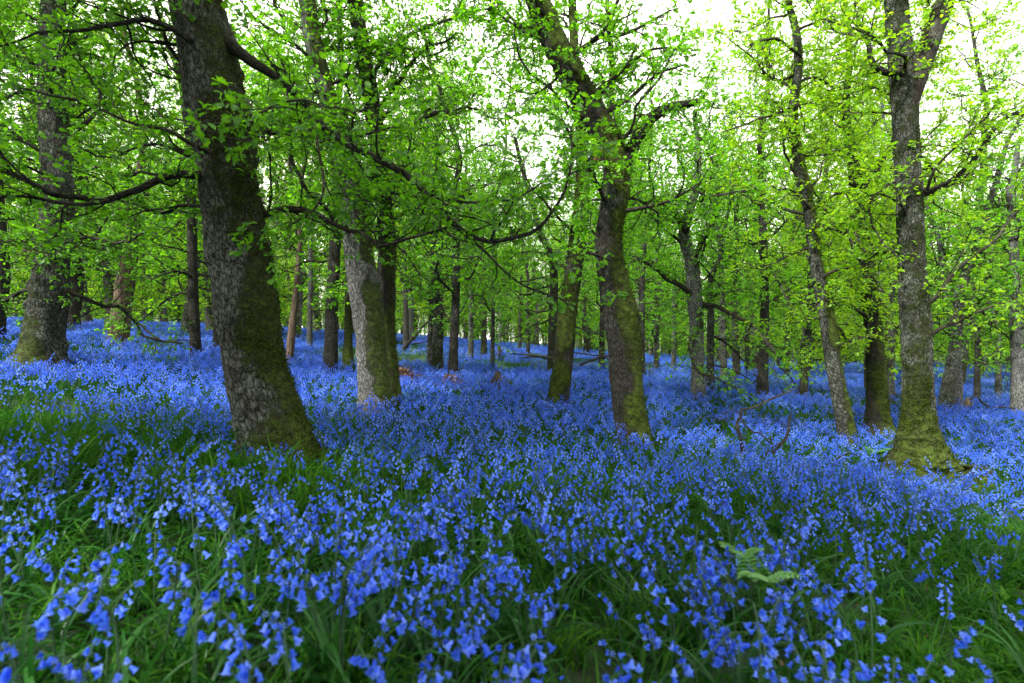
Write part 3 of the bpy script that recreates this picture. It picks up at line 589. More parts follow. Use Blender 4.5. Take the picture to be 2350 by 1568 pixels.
HAND = {   # limbs one can follow in the photograph: rows (bearing x, bearing y, depth, width)
 'T1': [
  [(470, 405, 3.15, 34), (410, 400, 3.0, 28), (365, 410, 2.95, 26), (300, 442, 2.9, 24), (240, 462, 2.85, 22), (170, 452, 2.8, 20), (90, 432, 2.75, 20), (0, 392, 2.7, 18), (-130, 360, 2.6, 14), (-260, 300, 2.5, 8)],
  [(250, 462, 2.85, 14), (190, 470, 2.8, 13), (110, 462, 2.8, 12), (0, 452, 2.75, 11), (-130, 455, 2.7, 7)],
  [(480, 350, 3.05, 18), (430, 325, 2.9, 15), (380, 296, 2.85, 12), (310, 282, 2.8, 11), (225, 245, 2.75, 10), (110, 215, 2.7, 8), (0, 170, 2.65, 6)],
  [(425, 305, 2.85, 11), (480, 290, 2.78, 10), (560, 268, 2.75, 10), (670, 231, 2.7, 9), (760, 245, 2.68, 7), (830, 290, 2.65, 5)],
  [(520, 95, 3.2, 40), (575, 140, 3.2, 34), (630, 175, 3.2, 28), (685, 220, 3.2, 25), (740, 285, 3.2, 25), (800, 330, 3.15, 25), (850, 355, 3.1, 24), (905, 385, 3.05, 22), (960, 425, 3.0, 20), (1040, 512, 2.95, 18), (1105, 550, 2.9, 15), (1180, 547, 2.9, 14), (1240, 515, 2.9, 12), (1285, 460, 2.9, 10), (1312, 380, 2.9, 8), (1312, 290, 2.9, 6)],
  [(1060, 532, 2.93, 11), (1110, 575, 2.95, 10), (1160, 625, 3.0, 9), (1230, 668, 3.05, 8), (1310, 692, 3.1, 6)],
  [(930, 405, 3.02, 12), (985, 450, 3.0, 10), (1060, 462, 2.95, 9), (1150, 460, 2.9, 8), (1230, 430, 2.9, 6), (1290, 380, 2.9, 4)],
  [(470, 120, 3.15, 26), (400, 70, 3.05, 20), (320, 45, 2.95, 18), (220, 60, 2.85, 14), (110, 75, 2.75, 10), (0, 110, 2.65, 7)],
  [(560, 500, 3.25, 16), (520, 485, 3.3, 15), (420, 470, 3.5, 13), (380, 492, 3.6, 13), (330, 480, 3.7, 11), (260, 460, 3.8, 8)],
  [(720, 262, 3.2, 13), (728, 330, 3.12, 11), (742, 420, 3.0, 9), (720, 480, 2.95, 8), (660, 515, 2.9, 5)],
 ],
 'T2': [
  [(150, 668, 5.9, 16), (190, 682, 6.0, 14), (240, 703, 6.2, 13), (275, 705, 6.6, 12), (310, 740, 6.8, 10), (340, 775, 6.9, 9), (420, 792, 7.0, 6)],
  [(85, 665, 5.9, 17), (50, 668, 6.0, 14), (10, 690, 6.1, 12), (-60, 700, 6.2, 8)],
  [(140, 560, 5.9, 14), (200, 545, 5.8, 12), (270, 560, 5.7, 10), (330, 540, 5.6, 7)],
 ],
 'T3': [
  [(815, 470, 5.3, 22), (870, 450, 5.2, 18), (930, 440, 5.1, 14), (1000, 470, 5.0, 11), (1080, 450, 4.9, 7)],
  [(780, 300, 5.3, 26), (730, 290, 5.2, 18), (690, 240, 5.1, 16), (650, 170, 5.0, 12), (600, 140, 4.9, 8)],
 ],
 'T3b': [
  [(845, 190, 5.7, 18), (900, 110, 5.6, 14), (980, 60, 5.5, 11), (1080, 40, 5.4, 8), (1150, 80, 5.3, 4)],
  [(872, 330, 5.7, 16), (930, 300, 5.6, 12), (1010, 260, 5.5, 10), (1090, 250, 5.4, 7), (1150, 280, 5.3, 4)],
  [(895, 470, 5.7, 16), (960, 480, 5.6, 12), (1010, 530, 5.5, 10), (1090, 560, 5.5, 7)],
  [(870, 250, 5.7, 18), (920, 180, 5.6, 14), (970, 120, 5.5, 12), (1040, 90, 5.4, 7)],
 ],
 'T4': [
  [(1300, 140, 4.8, 20), (1370, 90, 4.8, 15), (1450, 70, 4.75, 12), (1540, 20, 4.7, 7)],
  [(1345, 225, 4.8, 16), (1420, 170, 4.75, 12), (1490, 120, 4.7, 10), (1580, 110, 4.6, 6)],
  [(1260, 60, 4.8, 16), (1190, 60, 4.8, 11), (1120, 20, 4.8, 7), (1050, 30, 4.7, 4)],
  [(1425, 385, 4.8, 40), (1450, 340, 4.8, 34), (1478, 292, 4.75, 30), (1510, 258, 4.7, 27), (1560, 243, 4.65, 24), (1600, 233, 4.6, 16)],
  [(1425, 485, 4.8, 20), (1470, 478, 4.75, 14), (1520, 468, 4.7, 12), (1580, 440, 4.6, 11), (1650, 450, 4.55, 8), (1720, 435, 4.5, 5)],
  [(1378, 265, 4.8, 18), (1440, 230, 4.8, 14), (1500, 180, 4.7, 11), (1570, 150, 4.6, 7)],
  [(1400, 600, 4.75, 12), (1350, 580, 4.6, 10), (1290, 590, 4.5, 7)],
 ],
 'T5': [
  [(1320, 180, 6.7, 14), (1260, 120, 6.6, 10), (1190, 110, 6.5, 7), (1120, 130, 6.4, 4)],
  [(1338, 420, 6.7, 24), (1362, 360, 6.7, 20), (1392, 290, 6.8, 18), (1405, 180, 6.9, 15), (1398, 60, 7, 12), (1390, -60, 7, 8)],
  [(1326, 540, 6.7, 10), (1280, 500, 6.5, 9), (1240, 450, 6.4, 6)],
 ],
 'T6': [
  [(1590, 678, 8.3, 22), (1560, 655, 8.2, 18), (1530, 640, 8.1, 16), (1500, 612, 8.0, 14), (1460, 598, 7.9, 10), (1420, 610, 7.8, 6)],
  [(1610, 700, 8.3, 20), (1640, 702, 8.2, 16), (1680, 722, 8.1, 14), (1730, 752, 8.0, 13), (1765, 795, 7.9, 12), (1790, 840, 7.85, 8), (1830, 880, 7.8, 4)],
  [(1588, 610, 8.3, 24), (1608, 560, 8.3, 20), (1640, 500, 8.2, 18), (1650, 440, 8.2, 14), (1690, 380, 8.1, 9)],
  [(1575, 545, 8.3, 22), (1555, 500, 8.3, 18), (1530, 470, 8.2, 15), (1500, 455, 8.2, 9)],
  [(1590, 800, 8.3, 8), (1592, 770, 8.0, 8), (1580, 790, 7.8, 8), (1600, 850, 7.7, 8), (1650, 870, 7.6, 7), (1700, 900, 7.5, 4)],
 ],
 'T7': [
  [(1880, 640, 6.1, 12), (1920, 620, 6.0, 10), (1975, 610, 5.9, 7), (2030, 590, 5.8, 4)],
  [(1912, 800, 6.1, 12), (1945, 785, 6.0, 9), (1985, 770, 5.9, 5)],
  [(1832, 240, 6.1, 14), (1790, 260, 6.0, 10), (1720, 280, 5.9, 7), (1660, 300, 5.8, 4)],
  [(1840, 130, 6.1, 13), (1780, 90, 6.0, 10), (1720, 100, 5.9, 7)],
  [(1862, 480, 6.1, 11), (1820, 440, 6.0, 9), (1770, 430, 5.9, 5)],
 ],
 'T8': [
  [(1975, 440, 6.7, 26), (2015, 380, 6.8, 22), (2050, 320, 6.9, 18), (2070, 250, 7.0, 12)],
  [(1995, 600, 6.7, 14), (2030, 540, 6.8, 12), (2050, 490, 6.9, 9)],
 ],
 'T9': [
  [(2086, 300, 5.12, 12), (2090, 240, 5.12, 34), (2104, 180, 5.12, 46), (2124, 120, 5.12, 48), (2140, 80, 5.12, 48), (2152, 40, 5.15, 46), (2176, -20, 5.2, 42), (2215, -160, 5.3, 30), (2240, -300, 5.4, 16)],
  [(2112, 447, 5.1, 26), (2150, 432, 5.05, 21), (2200, 402, 5.0, 19), (2245, 355, 4.95, 18), (2280, 300, 4.95, 16), (2312, 268, 4.9, 14), (2350, 262, 4.9, 9), (2420, 230, 4.9, 5)],
  [(2118, 705, 5.1, 20), (2150, 680, 5.0, 14), (2180, 640, 4.95, 13), (2215, 600, 4.9, 12), (2270, 560, 4.85, 10), (2350, 470, 4.8, 7), (2430, 400, 4.75, 4)],
  [(2120, 785, 5.1, 18), (2160, 752, 5.0, 13), (2200, 738, 4.95, 11), (2260, 712, 4.9, 9), (2350, 690, 4.85, 6)],
  [(2078, 172, 5.1, 30), (2030, 165, 5.1, 24), (2000, 140, 5.1, 19), (1992, 100, 5.1, 15), (1975, 50, 5.1, 10), (1962, 0, 5.1, 5)],
  [(2125, 440, 5.05, 12), (2150, 380, 4.9, 9), (2200, 330, 4.8, 8), (2290, 240, 4.7, 5)],
 ],
}

def limbs_auto(rowsP, rowsR, n, z0, lens, rng, toward=None):
    """procedural limbs leaving a trunk between height z0 and its top"""
    out = []; h = rowsP[:, 2] - rowsP[0, 2]; H = h[-1]
    a = rng.uniform(0, 6.28)
    for i in range(n):
        f = (i + rng.uniform(0, 1)) / n; z = z0 + (H - z0) * f ** .85
        k = min(np.searchsorted(h, z), len(rowsP) - 1); a += 2.4 + rng.normal(0, .35)
        L = rng.uniform(*lens) * (1 - .35 * f)
        d = np.array([math.cos(a), math.sin(a), rng.uniform(.0, .75)])
        p = rowsP[k]; r = min(rowsR[k] * .34, .006 + .011 * L)
        P = crook(p, d, L, .10, rng, .27, rng.uniform(-.05, .06))
        out.append((P, np.linspace(r, r * .25, len(P))))
    return out

def build_hand_tree(t):
    sp = SPEC[t['key']]; rng = np.random.default_rng(sp['seed'])
    rows = rows_from(t['path'], t['d'], 0.02); rows[:, 3] *= sp.get('slim', 1.0)
    base = rows[0].copy(); gzb = gz(base[0], base[1])
    dz = gzb - .06 - rows[0, 2]
    if dz < 0: rows = np.vstack([[rows[0, 0] + .02, rows[0, 1], gzb - .06, rows[0, 3] * 1.12], rows])
    L = np.linalg.norm(rows[1:, :3] - rows[:-1, :3], axis=1).sum()
    fine = catmull(rows, int(L / sp['step'])); fine[:, 3] = np.clip(fine[:, 3], .006, None)
    root = empty(t['name'], (base[0], base[1], gzb), t['label'], t['cat'], 'oaks of the bluebell wood')
    org = np.array(root.location)
    g = trunk_mesh(fine[:, :3], fine[:, 3], sp['sides'], rng, sp['flare'], sp.get('lobes', 4), sp['bumpy'], sp['side'], sp['mossiness'], sp['base_moss'], sp['base_h'], sp.get('lump', 0), sp['collars'])
    g.build('trunk', [M[t['bark']]], root, origin=org)
    V, Dn, ms = g.surf; pr = np.clip(ms + .35 * fbm(V * 8, 3) - .35, 0, 1) ** 1.2 * (V[:, 2] < gzb + 3.2)
    nm = sp.get('tufts', 5000); pick = rng.choice(len(V), nm, p=pr / pr.sum()); gm = Geo()
    Pm = V[pick] + rng.normal(0, .008, (nm, 3)) - Dn[pick] * .003
    add_leaves(gm, Pm, Dn[pick] * .8 + rng.normal(0, .6, (nm, 3)) + np.array([0, 0, -.25]), rng.uniform(.005, .015, nm) * sp.get('tuft', 1), rng, 2, 0, .9)
    gm.build('moss', [M['moss']], root, smooth=False, origin=org)['kind'] = 'stuff'
    store = ([], [], [])
    near = t['d'] < 3.5
    for rowsL in HAND.get(t['key'], []):
        Lr = px_limb(rowsL); big = rowsL[0][3] >= 40 or max(r[3] for r in rowsL) > 44 or (t['key'] == 'T5' and rowsL[0][3] == 24)
        Lr[:, 3] *= (.78 if t['key'] == 'T1' else 1.0) if big else .7
        n = max(8, int(np.linalg.norm(Lr[1:, :3] - Lr[:-1, :3], axis=1).sum() / .05))
        F = catmull(Lr, n); F[:, 3] = np.clip(F[:, 3], .003, None)
        F[:, :3] += (.012 if big else .03) * np.stack([vnoise(F[:, :3] * 9 + k * 7) for k in range(3)], -1) * np.linspace(0, 1, n)[:, None]
        gl = Geo(); tube(gl, F[:, :3], F[:, 3] * .92, 9, 0, .5, .1, rng.uniform(0, 30), moss_base=.75)
        dress(gl, store, F[:, :3], F[:, 3], rng, (.25, .75), .095, .12, .045, (.05, .2), .045, 6, .85)
        gl.build('branch', [M['twig'] if rowsL[0][3] < 24 else M['bark_dark']], root, origin=org)
    for P, R in limbs_auto(fine[:, :3], fine[:, 3], int(sp['nl'] * 1.7), sp['z0'] - .1, sp['len'], rng):
        if t['d'] > 4 and P[0, 0] > -.5 and P[0, 2] / P[0, 1] > .66 and rng.random() < .2: continue
        if t['key'] in ('T7', 'T8', 'T9', 'T1', 'T5') and P[:, 1].mean() < fine[:, 1].mean() - .12 and P[0, 2] / P[0, 1] < .6 and rng.random() < (.9 if t['key'] in ('T7', 'T8') else .7): continue
        gl = Geo(); tube(gl, P, R, 7, 0, .5, .16, rng.uniform(0, 30), moss_base=.6)
        dress(gl, store, P, R, rng, (.3, .85), .095, .1, .047, (.05, .2), .045, 6, 1.0)
        gl.build('branch', [M['twig']], root, origin=org)
    finish_leaves(store, root, t['leaf'], 0 if t['d'] < 5.5 else 1, rng)
    return root
for t in TREES: build_hand_tree(t)

def build_mid_tree(m_, idx):
    px, py, w, dn, path, bark, leaf, moss, label = m_
    d = dn * K; rng = np.random.default_rng(300 + idx)
    rows = rows_from([(px, py, w)] + path, d)
    gzb = gz(rows[0, 0], rows[0, 1])
    if rows[0, 2] > gzb - .05: rows = np.vstack([[rows[0, 0], rows[0, 1], gzb - .08, rows[0, 3] * 1.1], rows])
    top = rows[-1]; prev = rows[-2]; dirn = unit(top[:3] - prev[:3])
    Ht = rng.uniform(4.2, 6.2); ext = []
    p = top[:3].copy(); r = top[3]; zt = gzb + Ht
    k = 0
    while p[2] < zt and k < 14:
        dirn = unit(dirn * .75 + np.array([0, 0, .3]) + rng.normal(0, .16, 3)); p = p + dirn * .4; r = max(.012, r * .9); ext.append((*p, r)); k += 1
    rows = np.vstack([rows] + [np.array(ext)]) if ext else rows
    L = np.linalg.norm(rows[1:, :3] - rows[:-1, :3], axis=1).sum()
    fine = catmull(rows, int(L / .045)); fine[:, 3] = np.clip(fine[:, 3], .006, None)
    root = empty('oak_tree' if bark != 'bark_dead' else 'dead_tree' if 'dead' in label else 'oak_tree', (rows[0, 0], rows[0, 1], gzb), label, 'tree', 'oaks of the bluebell wood')
    org = np.array(root.location)
    g = trunk_mesh(fine[:, :3], fine[:, 3], 22, rng, .35, 4, .05, (rng.uniform(-1, 1), -1, 0), moss * .7, moss, .3, 0, [(rng.uniform(.4, 1.4), .08)])
    g.build('trunk', [M[bark]], root, origin=org)
    store = ([], [], [])
    dead = 'dead' in label
    nb = 5 if dead else 22
    for P, R in limbs_auto(fine[:, :3], fine[:, 3] * 1.1, nb, rng.uniform(.8, 1.2) if not dead else 1.2, (.9, 2.0) if not dead else (.4, .8), rng):
        if P[0, 2] > gzb + 2.9 and rng.random() < (.15 if 600 < px < 1320 else .45): continue
        gl = Geo(); tube(gl, P, R, 5, 0, .5, .06, rng.uniform(0, 30), moss_base=.5)
        dress(gl, store, P, R, rng, (.35, 1.0), .165, .06, .08, (.08, .26), .056, 6, 1.0 if not dead else 0.0, 1.25)
        gl.build('branch', [M['twig']], root, origin=org)
    finish_leaves(store, root, leaf, 1, rng)
for i, m_ in enumerate(MID): build_mid_tree(m_, i)

# unseen oaks added round the camera to shade the near flowers and left side
def shade_oak(x, y, seed, label):
    rng = np.random.default_rng(seed); z = gz(x, y); root = empty('oak_tree', (x, y, z), label, 'tree', 'oaks of the bluebell wood'); org = np.array(root.location)
    k = np.arange(12); rows = np.c_[x + .08 * np.sin(k * .7 + seed), y + .08 * np.cos(k * .6), z - .1 + k * .5, .17 * (1 - k / 14)]
    fine = catmull(rows, 200); trunk_mesh(fine[:, :3], fine[:, 3], 40, rng, .4, 4, .05, (1, 0, 0), .5, .4, .4).build('trunk', [M['bark_grey']], root, origin=org)
    store = ([], [], [])
    for P, R in limbs_auto(fine[:, :3], fine[:, 3], 46, 1.9, (1.3, 3.2), rng):
        if P[:, 2].min() < .9 or ((P[:, 1] > -.3) & (P[:, 2] < .8 * P[:, 1] + .75)).any(): continue
        gl = Geo(); tube(gl, P, R, 6, 0, .5); dress(gl, store, P, R, rng, (.35, .9), .14, .1, .07, (.06, .22), .06, 6, 1.0, 1.0)
        gl.build('branch', [M['twig']], root, origin=org)
    finish_leaves(store, root, 'leaf_deep', 1, rng)
shade_oak(-1.7, -.7, 41, 'unseen oak added for shade close behind the camera on its left')
shade_oak(-3.9, .5, 44, 'unseen oak added for shade beyond the left border')
shade_oak(1.5, -1.5, 42, 'unseen oak added for shade behind the camera on its right')
shade_oak(-.3, -2.6, 43, 'unseen oak added for shade straight behind the camera')

# ----------------------------------------------------------------------------- the wood behind: five grown trees, copied
def proto_tree(i):
    rng = np.random.default_rng(700 + i)
    H = rng.uniform(7.6, 9.8); p = np.array([0, 0, -.15]); rows = [(*p, .15)]; d = np.array([0, 0, 1.0])
    r0 = rng.uniform(.10, .15)
    n = int(H / .5)
    for k in range(n):
        d = unit(d + rng.normal(0, .1, 3) + np.array([0, 0, .25])); p = p + d * .5
        rows.append((*p, r0 * (1 - .85 * (k + 1) / n)))
    rows = np.array(rows); rows[0, 3] = r0 * 1.3
    fine = catmull(rows, int(H / .1))
    root = empty('distant_oak', (0, 0, 0), 'x', 'tree', 'x')
    trunk_mesh(fine[:, :3], np.clip(fine[:, 3], .008, None), 14, rng, .35, 4, .06, (rng.uniform(-1, 1), -1, 0), .5, .5, .4).build('trunk', [M[['bark_pale', 'bark_grey', 'bark_pale', 'bark_dark', 'bark_grey'][i]]], root)
    store = ([], [], [])
    gb = Geo()
    for P, R in limbs_auto(fine[:, :3], fine[:, 3], 44, rng.uniform(.55, .9), (1.1, 2.5), rng):
        gl = Geo(); tube(gl, P, R * 1.1, 4, 0, .5)
        dress(gl, store, P, R, rng, (.45, 1.15), .25, .04, .11, (.12, .34), .080, 6, 1.0, 1.5)
        gl.build('branch', [M['twig']], root)
    g = Geo(); add_leaves(g, np.concatenate(store[0]), np.concatenate(store[1]), np.concatenate(store[2]), rng, 1)
    g.build('crown', [M[['leaf_fresh', 'leaf_lime', 'leaf_lime', 'leaf_fresh', 'leaf_lime'][i]]], root, smooth=False)
    return root
protos = [proto_tree(i) for i in range(5)]
def copy_tree(root, loc, rz, sc):
    r = root.copy(); COL.objects.link(r); r.location = loc; r.rotation_euler = (0, 0, rz); r.scale = (sc, sc, sc)
    for ch in root.children:
        c = ch.copy(); COL.objects.link(c); c.parent = r
    return r
rng = np.random.default_rng(5)
taken = [(c[0], c[1]) for c in ctrl[:len(TREES) + len(MID)]]
far_spots = []
tries = 0
while len(far_spots) < 105 and tries < 20000:
    tries += 1
    y = rng.uniform(10.5, 40) if rng.random() < .8 else rng.uniform(8, 16)
    x = rng.uniform(-1.08, 1.08) * y
    if abs(x / y) < .9 and y < 11.5: continue
    if -.06 < x / y < .16 and y < 17: continue
    gap = 1.5 + .035 * y
    if all((x - a) ** 2 + (y - b) ** 2 > gap * gap for a, b in taken): taken.append((x, y)); far_spots.append((x, y))
first = [True] * 5
for k, (x, y) in enumerate(far_spots):
    i = int(rng.integers(0, 5)); z = gz(x, y); rz = rng.uniform(0, 6.28); sc = rng.uniform(.85, 1.25)
    if first[i]:
        r = protos[i]; r.location = (x, y, z); r.rotation_euler = (0, 0, rz); r.scale = (sc,) * 3; first[i] = False
    else: r = copy_tree(protos[i], (x, y, z), rz, sc)
    b = x / y
    where = ('left of the thickest leaning oak', 'between the thickest oak and the pale twin oak', 'in the big gap left of the bent oak', 'between the bent oak and the slender leaning oak', 'right of the slender leaning oak')[int(np.searchsorted([-.52, -.26, .16, .55], b))]
    r['label'] = 'slim oak in the farthest rows, ' + where
    r['group'] = 'distant oaks ' + where
WOOD = []
for i in range(5):
    ch = {c.name.split('.')[0]: c for c in protos[i].children}
    WOOD.append([c.data for c in protos[i].children])
for i in range(5):
    if first[i]:
        for ch in list(protos[i].children): bpy.data.objects.remove(ch)
        bpy.data.objects.remove(protos[i])

# ----------------------------------------------------------------------------- bluebells
def strap(L, w, bend, rng, lift=1.2, segs=6, az=0.0, twist=0.0):
    """arching keeled strap leaf or grass blade growing from the origin"""
    P = [np.zeros(3)]; el = lift; d = None
    for i in range(segs):
        el -= bend / segs * (0.4 + 1.2 * i / segs)
        d = np.array([math.cos(el), 0, math.sin(el)]); P.append(P[-1] + d * L / segs)
    P = np.array(P); V = []; F = []
    for i, p in enumerate(P):
        f = i / segs; ww = w * (.55 + .45 * math.sin(min(1, f * 2) * PI / 2)) * (1 - f ** 3) + .0004
        tw = twist * f
        sd = np.array([0, math.cos(tw), math.sin(tw)])
        V += [p - sd * ww * .5 + np.array([0, 0, ww * .22]), p, p + sd * ww * .5 + np.array([0, 0, ww * .22])]
    for i in range(segs):
        a = i * 3; F += [(a, a + 1, a + 4, a + 3), (a + 1, a + 2, a + 5, a + 4)]
    V = np.array(V); c, s = math.cos(az), math.sin(az)
    return V @ np.array([[c, -s, 0], [s, c, 0], [0, 0, 1]]).T, F

def bell(L, seg=6, lod=0):
    """nodding bell hanging along -Z from the origin, six recurved tips"""
    if lod == 0: prof = [(0.0, .08), (.12, .19), (.4, .23), (.72, .27), (.9, .36)]
    elif lod == 1: prof = [(0.0, .1), (.3, .27), (.85, .36)]; seg = 5
    else: prof = [(0.0, .06), (.8, .36)]; seg = 3
    V = []; F = []
    for k, (z, r) in enumerate(prof):
        for j in range(seg):
            a = j / seg * 2 * PI; V.append((r * math.cos(a) * L, r * math.sin(a) * L, -z * L))
    for k in range(len(prof) - 1):
        for j in range(seg):
            j2 = (j + 1) % seg; F.append((k * seg + j, (k + 1) * seg + j, (k + 1) * seg + j2, k * seg + j2))
    b = (len(prof) - 1) * seg
    for j in range(seg):
        a = (j + .5) / seg * 2 * PI; V.append((.66 * math.cos(a) * L, .66 * math.sin(a) * L, -.88 * L)); F.append((b + j, len(V) - 1, b + (j + 1) % seg))
    return np.array(V), F

def rot_to(d, rng):
    """matrix taking -Z to d with random spin"""
    d = unit(d); z = -d; x = unit(np.cross(z, rng.normal(0, 1, 3))); y = np.cross(z, x)
    return np.stack([x, y, z], 1)

def bluebell_parts(seed, lod):
    rng = np.random.default_rng(seed); H = rng.uniform(.25, .36)
    nod = rng.uniform(.45, 1.15); n = 12 if lod == 0 else 6 if lod == 1 else 4
    P = [np.zeros(3)]; el = PI / 2; lean = rng.uniform(.05, .2)
    for i in range(n):
        f = (i + 1) / n; e = PI / 2 - lean - (max(0, f - .6) / .4) ** 1.3 * nod
        P.append(P[-1] + np.array([math.cos(e), 0, math.sin(e)]) * H / n)
    P = np.array(P)
    stem = Geo(); tube(stem, P, np.linspace(.0028, .0014, len(P)), (6, 4, 3)[lod]); stem.va = {}
    nb = int(rng.integers(6, 11)); bells = []; Ls = np.linspace(.70, 1.0, nb)
    for k, f in enumerate(Ls):
        x = f * n; i = min(int(x), n - 1); p = P[i] + (P[i + 1] - P[i]) * (x - i); sgn = 1 if k % 2 else -1
        out = unit(np.array([.55, sgn * rng.uniform(.4, 1.0), rng.normal(.0, .3)]))
        q = p + out * rng.uniform(.009, .022) + np.array([0, 0, .002])
        stemp = np.array([p, (p + q) / 2 + [0, 0, .003], q])
        if lod == 0: tube(stem, stemp, np.array([.0013, .0012, .0014]), 3); stem.va = {}
        dr = unit(np.array([0, 0, -1.0]) + out * rng.uniform(.2, 1.3))
        bl = rng.uniform(.0165, .0225) * (1 - .3 * (f - .70) / .30)
        V, F = bell(bl, 6, lod); bells.append((V @ rot_to(dr, rng).T, F, q))
    leaves = []
    for k in range(int(rng.integers(3, 6)) if lod < 2 else 2):
        leaves.append(strap(rng.uniform(.17, .31), rng.uniform(.009, .015), rng.uniform(.9, 2.2), rng, rng.uniform(.9, 1.45), (7, 5, 3)[lod], rng.uniform(0, 6.28), rng.uniform(-.6, .6)))
    return stem, bells, leaves

MATS = [M['petal'], M['stalk'], M['strap_leaf'], M['grass']]
def bluebell_geo(seed, lod):
    st, bl, lv = bluebell_parts(seed, lod); g = Geo()
    g.add_arr(np.concatenate(st.v), np.concatenate(st.loops), np.concatenate(st.sizes), 1)
    for V, F, q in bl: g.add(V + q, F, 0)
    for V, F in lv: g.add(V, F, 2)
    return g
def tuft_geo(seed, nb, hi, segs):
    rng = np.random.default_rng(seed); g = Geo()
    for k in range(nb):
        V, F = strap(rng.uniform(.5, 1) * hi, rng.uniform(.0035, .010), rng.uniform(.5, 2.3), rng, rng.uniform(1.0, 1.5), segs, rng.uniform(0, 6.28), rng.uniform(-.8, .8))
        r = rng.uniform(0, .05); a = rng.uniform(0, 6.28); g.add(V + np.array([r * math.cos(a), r * math.sin(a), 0]), F, 3)
    return g
def clump_geo(seed, size, ns):
    rng = np.random.default_rng(seed); g = Geo()
    for k in range(ns):
        b = bluebell_geo(int(rng.integers(0, 1e6)), 2); a = rng.uniform(0, 6.28); s = rng.uniform(.75, 1.15)
        g.merge(b, np.array([[math.cos(a), -math.sin(a), 0], [math.sin(a), math.cos(a), 0], [0, 0, 1]]) * s, np.array([rng.uniform(-.5, .5) * size, rng.uniform(-.5, .5) * size, 0]))
    for k in range(ns // 2):
        V, F = strap(rng.uniform(.12, .26), .008, rng.uniform(.4, 1.6), rng, 1.3, 3, rng.uniform(0, 6.28)); g.add(V + np.array([rng.uniform(-.5, .5) * size, rng.uniform(-.5, .5) * size, 0]), F, 3)
    return g

def hidden_coll(name, geos):
    c = bpy.data.collections.new(name)
    for k, gg in enumerate(geos):
        o = bpy.data.objects.new(f'{name}_{k:02d}', gg.mesh(f'{name}_{k:02d}', MATS, True)); c.objects.link(o)
    return c

def scatter(name, coll, P, rz, tilt, sc, idx, kind='stuff'):
    me = bpy.data.meshes.new(name); me.vertices.add(len(P)); me.vertices.foreach_set('co', P.astype(np.float32).ravel())
    a = me.attributes.new('rot', 'FLOAT_VECTOR', 'POINT'); a.data.foreach_set('vector', np.c_[tilt, rz].astype(np.float32).ravel())
    a = me.attributes.new('scl', 'FLOAT', 'POINT'); a.data.foreach_set('value', sc.astype(np.float32))
    a = me.attributes.new('idx', 'INT', 'POINT'); a.data.foreach_set('value', idx.astype(np.int32))
    o = bpy.data.objects.new(name, me); COL.objects.link(o); tag(o, kind=kind)
    nt = bpy.data.node_groups.new(name + '_scatter', 'GeometryNodeTree')
    nt.interface.new_socket('Geometry', in_out='INPUT', socket_type='NodeSocketGeometry'); nt.interface.new_socket('Geometry', in_out='OUTPUT', socket_type='NodeSocketGeometry')
    gi = nt.nodes.new('NodeGroupInput'); go = nt.nodes.new('NodeGroupOutput')
    mp = nt.nodes.new('GeometryNodeMeshToPoints'); ci = nt.nodes.new('GeometryNodeCollectionInfo'); ci.inputs[0].default_value = coll
    ci.inputs['Separate Children'].default_value = True; ci.inputs['Reset Children'].default_value = True
    ip = nt.nodes.new('GeometryNodeInstanceOnPoints'); ip.inputs['Pick Instance'].default_value = True
    def attr(nm, ty):
        n = nt.nodes.new('GeometryNodeInputNamedAttribute'); n.data_type = ty; n.inputs[0].default_value = nm; return n.outputs[0]
    er = nt.nodes.new('FunctionNodeEulerToRotation'); nt.links.new(attr('rot', 'FLOAT_VECTOR'), er.inputs[0])
    nt.links.new(gi.outputs[0], mp.inputs[0]); nt.links.new(mp.outputs[0], ip.inputs['Points']); nt.links.new(ci.outputs[0], ip.inputs['Instance'])
    nt.links.new(attr('idx', 'INT'), ip.inputs['Instance Index']); nt.links.new(er.outputs[0], ip.inputs['Rotation']); nt.links.new(attr('scl', 'FLOAT'), ip.inputs['Scale'])
    nt.links.new(ip.outputs[0], go.inputs[0])
    md = o.modifiers.new('scatter', 'NODES'); md.node_group = nt
    return o

